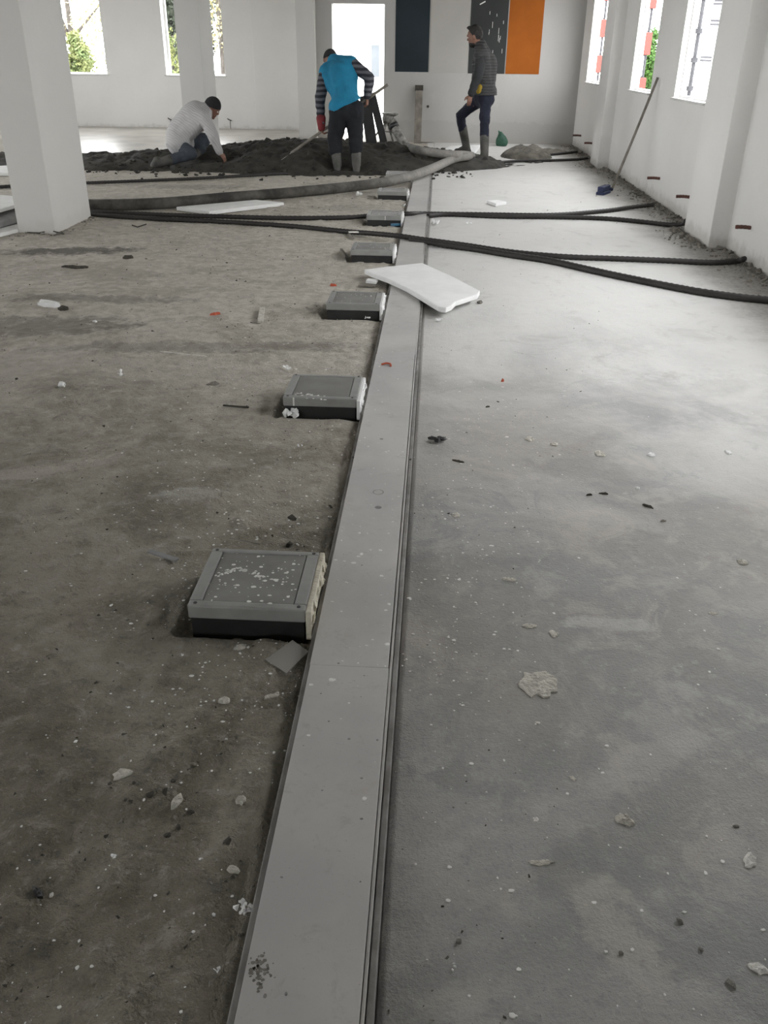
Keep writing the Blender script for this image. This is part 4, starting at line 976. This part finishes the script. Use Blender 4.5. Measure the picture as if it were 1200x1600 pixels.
tag(cm.build('column_crumbs', M['rubble']), 'plaster crumbs around the foot of the near column', 'rubble', kind='stuff')
for k in range(22):
    a_ = R.uniform(0, 6.3); c_ = onf(*R.choice([(215, 356), (100, 367), (130, 355), (60, 366), (200, 352)]))
    L = R.uniform(.04, .12)
    if k < 7: tag(MB().tube([(c_.x, c_.y, c_.z + .006), (c_.x + L * math.cos(a_), c_.y + L * math.sin(a_) * .6, c_.z + .02)], .005, 6).build('wood_splinter', M['clod']), 'dark wood splinter by the foot of the near column', 'splinter', 'splinters by the near column')

# grit over the floors (uncountable)
gr = MB(); grd = MB()
for k in range(2600):
    y = .8 + 9 * R.random()**1.6; hw = .62 * (y * .9 + .5); x = -.06 + R.uniform(-1, .35) * hw
    if CX0 - .01 < x < CX1 + .01 or x > XW - .1 or (-3.45 < x < -2.95 and 6.9 < y < 7.95): continue
    if BX0 - .05 < x < BX1 and ((y - BY0 + .03) % BD) < BDY + .05: continue
    s = (abs(R.gauss(0, .0022)) + .0008) * (1 + y * .12)
    if x > CX1: s *= .7
    if x > CX1 and R.random() < .5: continue
    lump(gr if R.random() < (.6 if x < CX1 else .8) else grd, (x, y, fz1(x, y) + s * .3), s, (1, 1, .7), 6)
tag(gr.build('floor_grit', M['rubble']), 'pale mortar grit scattered over the floor', 'grit', kind='stuff')
tag(grd.build('dark_grit', M['clod']), 'dark dirt grit scattered over the floor', 'grit', kind='stuff')
pd = MB()
for k in range(2100):
    c = R.random()
    if c < .45: px, py = R.gauss(420, 120), R.gauss(880, 160)
    elif c < .8: px, py = R.gauss(720, 75), R.gauss(800, 190)
    elif c < .9: px, py = R.uniform(0, 560), R.uniform(480, 1600)
    else: px, py = R.uniform(640, 1200), R.uniform(480, 1600)
    if not (0 < px < 1200 and 470 < py < 1600): continue
    p = G(px, py)
    if CX0 - .004 < p.x < CX1 + .004 or (BX0 - .01 < p.x < BX1 + .02 and ((p.y - BY0 + .01) % BD) < BDY + .02): continue
    drop(pd, p.x, p.y, fz1(p.x, p.y) + .0009, (abs(R.gauss(0, .0019)) + .0007) * (.7 + p.y * .12))
tag(pd.build('paint_splatter', M['paint']), 'white paint drops spattered over the floor beside the duct', 'paint', kind='stuff')

# ------------------------------------------------------------------ litter
def flat(px, py, w_, d_, th, ang, mt, name, label, cat, group=None, n=11, irr=.28, sd=0):
    """thin irregular flake lying on the floor; w_, d_ are half sizes in metres"""
    rr = random.Random(int(px * 7 + py * 13 + sd)); c = onf(px, py); ca, sa = math.cos(ang), math.sin(ang); mb = MB(); v = []; f = []
    rs = [1 + rr.uniform(-irr, irr) for _ in range(n)]
    for lay, (k, z) in enumerate(((1, -.003), (.96, th * .6), (.72, th), (.35, th * 1.05))):
        for i in range(n):
            a_ = 2 * math.pi * i / n; u_ = w_ * rs[i] * k * math.cos(a_); q = d_ * rs[i] * k * math.sin(a_)
            x = c.x + u_ * ca - q * sa; y = c.y + u_ * sa + q * ca
            v.append((x, y, fz1(x, y) + z * (1 + (rr.uniform(-.3, .3) if lay > 0 else 0))))
    for l in range(3):
        for i in range(n): f.append((l*n+i, l*n+(i+1) % n, (l+1)*n+(i+1) % n, (l+1)*n+i))
    f.append(tuple(3*n+i for i in range(n)))
    return tag(mb.add(v, f).build(name, M[mt]), label, cat, group)
S = 'dried plaster splats on the floor'
flat(842, 1069, .043, .046, .006, 0, 'splat', 'plaster_splat', 'largest round pale plaster splat on the right floor', 'plaster', S, 22, .2)
flat(828, 979, .019, .012, .004, 0, 'splat', 'plaster_splat', 'pale plaster splat just above the largest round one', 'plaster', S, 14)
flat(866, 991, .012, .014, .004, .6, 'splat', 'plaster_splat', 'small slanted plaster splat upper right of the largest round one', 'plaster', S)
flat(795, 906, .019, .009, .005, -.2, 'splat', 'plaster_splat', 'flat pale plaster chip level with the nearest floor box', 'plaster', S)
flat(1160, 879, .015, .012, .006, -.6, 'splat', 'plaster_splat', 'oval plaster lump near the right edge, level with the nearest floor box', 'plaster', S)
flat(1114, 958, .012, .008, .002, 0, 'splat', 'plaster_splat', 'faint round plaster spot right of the middle floor', 'plaster', S)
flat(712, 805, .014, .018, .003, 0, 'splat', 'plaster_splat', 'pale plaster smudge close to the right side of the duct', 'plaster', S)
flat(975, 1281, .018, .014, .005, -.5, 'splat', 'plaster_splat', 'knobbly plaster splat below and right of the largest round one', 'plaster', S, 16)
flat(1171, 1345, .013, .017, .005, -.4, 'splatw', 'plaster_splat', 'bright white plaster splat at the lower right edge', 'plaster', S, 16)
flat(1184, 1514, .015, .010, .004, -.5, 'splatw', 'plaster_splat', 'white plaster flake near the bottom right corner', 'plaster', S)
flat(846, 1348, .023, .006, .003, .12, 'splat', 'plaster_splat', 'thin crescent of pale plaster on the lower right floor', 'plaster', S, 14)
flat(895, 1217, .005, .009, .002, .6, 'splat', 'plaster_splat', 'tiny oval plaster spot above the knobbly splat', 'plaster', S)
flat(840, 1130, .006, .005, .002, 0, 'splatw', 'plaster_splat', 'tiny white spot just below the largest round splat', 'plaster', S)
flat(837, 1281, .006, .006, .002, 0, 'splatw', 'plaster_splat', 'tiny white spot left of the knobbly splat', 'plaster', S)
flat(363, 1356, .012, .010, .003, 0, 'splat', 'plaster_splat', 'ring-shaped plaster splat left of the duct near the bottom', 'plaster', S)
flat(376, 1253, .009, .010, .004, 0, 'splat', 'plaster_splat', 'small plaster splat left of the duct, above the ring-shaped one', 'plaster', S)
flat(275, 1255, .009, .022, .004, -.2, 'splat', 'plaster_splat', 'long plaster streak among the dark mud clods', 'plaster', S)
flat(425, 1087, .022, .006, .006, .75, 'splat', 'plaster_splat', 'long narrow plaster chip below the clear plastic offcut', 'plaster', S)
flat(351, 1097, .012, .010, .007, 0, 'splat', 'plaster_splat', 'rounded plaster chip below the nearest floor box', 'plaster', S)
flat(375, 1013, .015, .012, .004, .3, 'splat', 'plaster_splat', 'faint plaster chip right under the nearest floor box front', 'plaster', S)
flat(190, 1210, .02, .016, .004, .3, 'splat', 'plaster_splat', 'brownish plaster patch above the dark mud clods', 'plaster', S)
flat(80, 1395, .004, .005, .002, 0, 'splatw', 'plaster_splat', 'tiny pale speck beside the black flake', 'plaster', S)
C_ = 'small chips on the pale floor'
for px, py, w_, mt, lb in [(828, 687, .022, 'splat', 'pale round chip, leftmost of the row on the right floor'), (866, 695, .016, 'splat', 'pale chip second in the row on the right floor'), (939, 710, .024, 'splat', 'pale oval chip third in the row on the right floor'),
                           (1017, 711, .016, 'foamw', 'bright white chip in the middle of the right floor'), (1138, 708, .014, 'foamw', 'bright white chip near the right edge of the floor'), (996, 764, .006, 'foamw', 'tiny white chip below the row on the right floor')]:
    flat(px, py, w_, w_ * 1.1, .006, 0, mt, 'floor_chip', lb, 'chip', C_)
for px, py, L, lb in [(920, 774, .02, 'small dark chip, left of two on the right floor'), (943, 772, .022, 'small dark chip, right of two on the right floor'), (1013, 792, .028, 'dark curled chip right of the two small ones'), (1036, 815, .014, 'smallest dark chip on the right floor'), (715, 721, .03, 'brown twig-like flake right of the duct'), (762, 636, .02, 'dark chip on the pale floor above the brown flake')]:
    flat(px, py, L * .62, L * .26, .005, R.uniform(-.6, .6), 'rubble' if L < .02 else 'clod', 'dark_chip', lb, 'chip', 'dark chips on the right floor', 9, .5)
b0 = onf(685, 688); mb = MB()
for k in range(9): lump(mb, (b0.x + R.gauss(0, .014), b0.y + R.gauss(0, .014), b0.z + .012), .015, (1.3, 1, .6), 7)
tag(mb.build('black_scrap', M['black']), 'crumpled black scrap on the floor right of the duct', 'scrap')
for px, py, s, lb in [(235, 1247, .010, 'dark mud clod left of the plaster streak'), (259, 1240, .010, 'dark mud clod touching the plaster streak'), (298, 1271, .009, 'dark mud clod right of the plaster streak'), (261, 1304, .009, 'dark mud clod below the plaster streak'), (357, 1316, .008, 'dark mud clod nearest the ring-shaped splat'),
                     (278, 1293, .006, 'small mud clod under the streak'), (211, 1228, .005, 'tiny mud clod high in the cluster'), (172, 1226, .005, 'tiny mud clod, leftmost of the cluster'), (258, 1171, .005, 'lone mud clod above the cluster'), (457, 810, .016, 'dark clod between duct and second floor box'), (450, 852, .014, 'dark clod at the back edge of the nearest floor box'), (197, 1255, .005, 'tiny mud clod low in the cluster'), (270, 1222, .006, 'mud clod at the top of the plaster streak')]:
    p = G(px, py); chunk(p.x, p.y, s, lb, 'dark mud clods on the left floor', 'mud_clod', 'clod', None, M['clod'], -s * .2)
for px, py, s, lb in [(1142, 1539, .008, 'grey stone chip near the bottom right corner'), (1062, 1442, .006, 'grey stone chip by the pale trowel patch'), (1095, 1484, .004, 'small stone chip right of the trowel patch'), (1149, 1291, .005, 'pale stone chip above the bright white splat'), (718, 1472, .006, 'brown stone chip on the lower right floor, beside duct'), (970, 1490, .005, 'brown stone chip on the trowel patch'), (750, 474, .02, 'dark stone chip right of the big foam board')]:
    p = G(px, py); chunk(p.x, p.y, s * 1.15, lb, 'stone chips on the right floor', 'stone_chip', 'stone', None, M['rubble'], -s * .2)
def foambit(px, py, s, lb, n=6, grp='white foam crumbs'):
    p = onf(px, py); mb = MB(); s *= 1.35; p.z = max(p.z, -.002)
    for k in range(n): lump(mb, (p.x + R.gauss(0, s * .5), p.y + R.gauss(0, s * .5), p.z + s * .4 + abs(R.gauss(0, s * .25))), s * R.uniform(.35, .6), (1, 1, 1), 10)
    return tag(mb.build('foam_crumb', M['foamw']), lb, 'foam crumb', grp)
foambit(383, 1420, .009, 'knobbly white foam crumb against the duct near the bottom', 12)
foambit(457, 650, .022, 'lumpy white foam crumb at the front of the second floor box', 16)
foambit(449, 578, .018, 'rounded white foam crumb behind the second floor box', 4)
foambit(100, 609, .017, 'white foam crumb near the left edge of the floor', 5)
foambit(189, 588, .014, 'white foam crumb right of the one by the left edge', 5)
foambit(336, 1430, .004, 'small white foam bead left of the knobbly crumb', 3)
foambit(337, 1517, .005, 'small round white foam bead near the bottom', 3)
foambit(178, 1337, .005, 'small white foam bead on the dark left floor', 3)
foambit(705, 1511, .005, 'flat white crumb on the lower right floor', 3)
foambit(1028, 1510, .004, 'little white cube-like crumb on the trowel patch', 1)
foambit(562, 306, .03, 'white foam lump left of the sixth floor box', 4)
foambit(684, 351, .03, 'white foam lump at the right flange beyond the conduit', 5)
foambit(683, 503, .014, 'white foam crumb at the right flange below the big board', 4)
foambit(634, 323, .02, 'white foam crumb between duct and sixth floor box', 3)
foambit(488, 905, .008, 'white foam crumb fallen beside the foam strip of the nearest box', 4)
foambit(500, 300, .02, 'white foam crumb lying against the thick hose', 3)
foambit(575, 498, .012, 'white foam crumb in front of the third floor box', 4)
foambit(734, 351, .02, 'flat white crumb right of the duct between the conduits', 2)
foambit(468, 700, .008, 'white foam crumb in front of the second box beside duct', 3)
foambit(150, 505, .012, 'white foam crumb on the far left floor below the paper scrap', 3)
def strip(p0, p1, w_, th, mt, name, label, cat, z=.004):
    a_ = onf(*p0); b_ = onf(*p1); a_.z += z; b_.z += z; d_ = b_ - a_; L = d_.length; d_.normalize(); s_ = d_.cross(Vector((0, 0, 1))).normalized(); n_ = s_.cross(d_)
    mx = Matrix.Translation(a_) @ Matrix(((d_.x, s_.x, n_.x), (d_.y, s_.y, n_.y), (d_.z, s_.z, n_.z))).to_4x4()
    return tag(MB().bbox(0, L, -w_ / 2, w_ / 2, 0, th, min(th, w_) * .2, mx).build(name, M[mt]), label, cat)
strip((234, 867), (278, 881), .016, .006, 'tin', 'metal_strip', 'flat grey metal strip left of the nearest floor box', 'metal strip', .012)
strip((360, 846), (407, 856), .004, .003, 'wood', 'wood_sliver', 'pale thin sliver behind the nearest floor box', 'sliver', .012)
strip((349, 636), (389, 640), .008, .006, 'clod', 'dark_stick', 'thin dark stick left of the second floor box', 'stick')
strip((251, 557), (323, 562), .006, .004, 'splatw', 'white_wire', 'thin pale wire on the left floor', 'wire', .012)
strip((407, 509), (410, 486), .03, .012, 'splat', 'wood_offcut', 'short grey offcut left of the third floor box', 'offcut', .006)
strip((533, 394), (541, 404), .02, .02, 'wood', 'wood_offcut', 'small pale offcut at the corner of the fourth floor box', 'offcut', .006)
strip((545, 367), (552, 375), .02, .012, 'wood', 'wood_offcut', 'small offcut lying behind the fourth floor box', 'offcut', .006)
strip((560, 450), (586, 451), .03, .01, 'wood', 'wood_sliver', 'dark sliver behind the third floor box', 'sliver')
strip((573, 446), (589, 447), .06, .02, 'foamw', 'foam_offcut', 'white foam offcut behind the third floor box', 'foam offcut', .014)
strip((612, 354), (630, 351), .03, .02, 'bluep', 'blue_marker', 'blue plastic marker stub in front of the fifth floor box', 'marker', .004)
strip((545, 381), (560, 380), .02, .01, 'splatw', 'white_strip', 'thin white strip on the back of the fourth floor box', 'strip', .082)
flat(334, 601, .03, .022, .010, .4, 'wood', 'bent_chip', 'bent brown chip on the left floor', 'chip', None, 6)
flat(200, 404, .05, .02, .02, .3, 'clod', 'dark_chip', 'dark upright chip on the floor before the near column', 'chip', None, 6)
flat(120, 418, .09, .03, .012, .1, 'clod', 'dark_dirt_patch', 'dark lump of dirt below the wet patch near the column', 'dirt', None, 12)
flat(75, 480, .07, .03, .02, -.3, 'foamw', 'paper_scrap', 'crumpled white paper scrap near the left edge', 'paper', None, 9, .45)
flat(100, 486, .03, .02, .02, -.3, 'clod', 'dark_lump', 'dark lump right of the white paper scrap', 'clod', None, 7)
flat(59, 1393, .014, .006, .010, -.6, 'black', 'black_flake', 'black flake near the lower left corner', 'flake', None, 6)
for px, py, s, lb in [(336, 492, .022, 'orange plastic scrap on the left floor'), (521, 447, .026, 'red plastic scrap left of the third floor box'), (785, 596, .006, 'tiny red speck right of the duct')]:
    flat(px, py, s, s * .6, .012, .3, 'orange', 'plastic_scrap', lb, 'plastic scrap', None, 8, .4)
p = G(606, 570, .033); tag(MB().tube(spline([p + Vector((-.03, .004, 0)), p + Vector((-.008, .010, .004)), p + Vector((.012, .004, .003)), p + Vector((.014, -.018, .0))], .006), .0045, 6).build('plastic_scrap', M['orange'], None, True), 'curled orange plastic scrap on the duct cover', 'plastic scrap')
q = [G(457, 1000, .004), G(415, 1030, .004), G(448, 1052, .004), G(482, 1018, .004)]; mb = MB()
zq = max(fz1(a_.x, a_.y) for a_ in q) + .003
mb.prism([(a_.x, a_.y) for a_ in q], zq, zq + .002); tag(mb.build('plastic_offcut', M['clear']), 'square clear plastic offcut in front of the nearest floor box', 'plastic')

# ------------------------------------------------------------------ outside
tag(MB().box(-60, 60, -40, 90, -.5, -.25).build('ground_outside', M['og']), 'pale paving outside the building', 'ground', kind='structure')
def facade(x0, x1, y0, y1, h, wins, label, axis):
    o = empty('building', ((x0 + x1) / 2, (y0 + y1) / 2, -.25), label, 'building'); MB().box(x0, x1, y0, y1, -.25, h).build('wall', M['bw'], o)
    MB().box(x0 - .2, x1 + .2, y0 - .2, y1 + .2, h, h + .25).build('roof', M['bw'], o)
    for u, z, w_, hh in wins:
        if axis == 'y': MB().bbox(u, u + w_, y0 - .03, y0 + .05, z, z + hh, .01).build('window', M['bg'], o)
        else: MB().bbox(x0 - .03, x0 + .05, u, u + w_, z, z + hh, .01).build('window', M['bg'], o)
dq0 = at(580, 120, 24.0); dq1 = at(593, 70, 24.0)
facade(-3.6, 3.2, 24.0, 30, 7, [(dq0.x, dq0.z, dq1.x - dq0.x, dq1.z - dq0.z)], 'white building seen through the open doorway', 'y')
facade(17, 25, 4, 60, 9, [(y, z, 1.2, 1.4) for y in (20, 26, 32, 38, 44, 50) for z in (1, 4.2)], 'white building across the yard beyond the side windows', 'x')
def tree(c, h, crown, mt, label, n, leaf=.13, sd=1, name='tree', trunk=.12):
    rr = random.Random(sd); o = empty(name, c, label, 'tree'); c = Vector(c)
    MB().tube([c, c + Vector((.05, 0, h * .4)), c + Vector((0, .1, h * .8))], [trunk, trunk * .8, trunk * .35], 8).build('trunk', M['bark'], o)
    mb = MB()
    for k in range(4):
        e = c + Vector((rr.uniform(-.6, .6) * crown[0], rr.uniform(-.6, .6) * crown[1], h - crown[2] * rr.uniform(.1, 1))); mb.tube([c + Vector((0, 0, h * .35)), e], [trunk * .5, trunk * .15], 6)
    mb.build('branches', M['bark'], o)
    mb = MB(); cc = c + Vector((0, 0, h - crown[2])); cl_ = [Vector((rr.gauss(0, .45), rr.gauss(0, .45), rr.gauss(0, .45))) for _ in range(26)]
    for k in range(n):
        b = rr.choice(cl_) + Vector((rr.gauss(0, .17), rr.gauss(0, .17), rr.gauss(0, .17)))
        if b.length > 1.05: b = b.normalized() * rr.uniform(.8, 1.05)
        p = cc + Vector((b.x * crown[0], b.y * crown[1], b.z * crown[2])); e1 = Vector((rr.gauss(0, 1), rr.gauss(0, 1), rr.gauss(0, 1))).normalized(); e2 = e1.orthogonal().normalized(); s_ = leaf * rr.uniform(.6, 1.3)
        mb.add([p - e1 * s_, p + e2 * s_ * .5, p + e1 * s_, p - e2 * s_ * .5], [(0, 1, 2, 3)])
    tag(mb.build('foliage', mt, o), kind='stuff'); return o
p = at(128, 105, 22); tree((p.x, 22, -.25), 1.95, (.45, .5, .62), M['lf1'], 'round yellow-green bush tree outside the left far window', 3500, .045, 3)
p = at(110, 60, 30); tree((p.x, 30, -.25), 5.2, (2.6, 2.0, 2.4), M['lf4'], 'pale autumn tree behind the yellow-green bush tree', 1500, .07, 4)
p = at(262, 60, 24); tree((p.x, 24, -.25), 2.1, (.35, .5, .9), M['lf1'], 'yellow-green bush tree outside the right far window', 2200, .05, 5)
p = at(275, 60, 29); tree((p.x, 29, -.25), 5.5, (1.2, 2.0, 2.6), M['lf2'], 'dark dense tree outside the right far window', 9000, .08, 6)
p = at(345, 60, 27); tree((p.x, 27, -.25), 3.9, (.6, 1, 1.2), M['lf4'], 'pale tree just right of the farther column', 1500, .06, 8)
p = at(1020, 70, 23.5); v = ray(1021, 70); p = CP + v * (5.6 / v.x); tree((p.x, p.y, -.25), 2.3, (.45, .6, .9), M['lf3'], 'slim bright green tree outside the middle side window', 3500, .06, 9)
cp = at(275, 104, 25)
car = empty('parked_car', (cp.x, 25, -.25), 'grey car parked outside the right far window', 'car')
MB().bbox(cp.x - .9, cp.x + .9, 25, 26.7, .0, .55, .12).build('car_body', M['car'], car); MB().bbox(cp.x - .7, cp.x + .7, 25.2, 26.5, .5, 1.05, .18).build('cabin', M['bg'], car)
for sx_ in (-.75, .75): MB().tube([(cp.x + sx_, 24.98, .05), (cp.x + sx_, 25.2, .05)], .3, 16).build('wheel', M['black'], car)
# banded posts and a scaffold standard in the yard
def post(px, py, x, label, red0):
    v = ray(px, py); q = CP + v * (x / v.x)
    o = empty('banded_post', (q.x, q.y, -.25), label, 'post', 'red and white posts in the yard')
    MB().tube([(q.x, q.y, -.25), (q.x, q.y, 3.9)], .03, 10).build('pole', M['grey'], o)
    z = -.2; k = red0
    while z < 3.8:
        if k % 2: MB().bbox(q.x - .07, q.x + .07, q.y - .07, q.y + .07, z, z + .385, .01).build('red_band', M['red'], o)
        else: MB().bbox(q.x - .065, q.x - .03, q.y - .065, q.y + .065, z + .02, z + .37, .008).build('white_band', M['pvc'], o)
        z += .39; k += 1
post(938.5, 80, 4.0, 'red and white banded post outside the farthest side window', 0)
post(1010, 75, 4.0, 'red and white banded post outside the middle side window', 1)
v = ray(1087, 80); q = CP + v * (4.0 / v.x)
o = empty('scaffold_pole', (q.x, q.y, -.25), 'grey scaffold pole with couplers outside the nearest visible window', 'scaffold')
MB().tube([(q.x, q.y, -.25), (q.x, q.y, 4.2)], .03, 10).build('tube', M['grey'], o)
for z in (.35, .85, 1.25, 1.65, 2.1, 2.6): MB().tube([(q.x, q.y, z), (q.x, q.y, z + .07)], .055, 10).build('coupler', M['grey'], o)
v = ray(1107, 60); q = CP + v * (6.5 / v.x)
o = empty('signboard', (q.x, q.y, -.25), 'white signboard with grey lines outside the nearest visible window', 'sign')
MB().box(q.x - .75, q.x + .75, q.y, q.y + .04, .9, 3.6).build('board', M['bw'], o)
for z, a_, b2 in ((1.32, -.12, .16), (1.25, -.12, .16), (2.02, -.02, .22), (2.1, -.02, .22), (2.45, -.02, .25), (2.52, 0, .22)): MB().box(q.x + a_, q.x + b2, q.y - .006, q.y + .002, z, z + .045).build('grey_line', M['grey'], o)
for sx_ in (-.7, .7): MB().tube([(q.x + sx_, q.y + .06, -.25), (q.x + sx_, q.y + .06, 1.2)], .03, 8).build('leg', M['grey'], o)
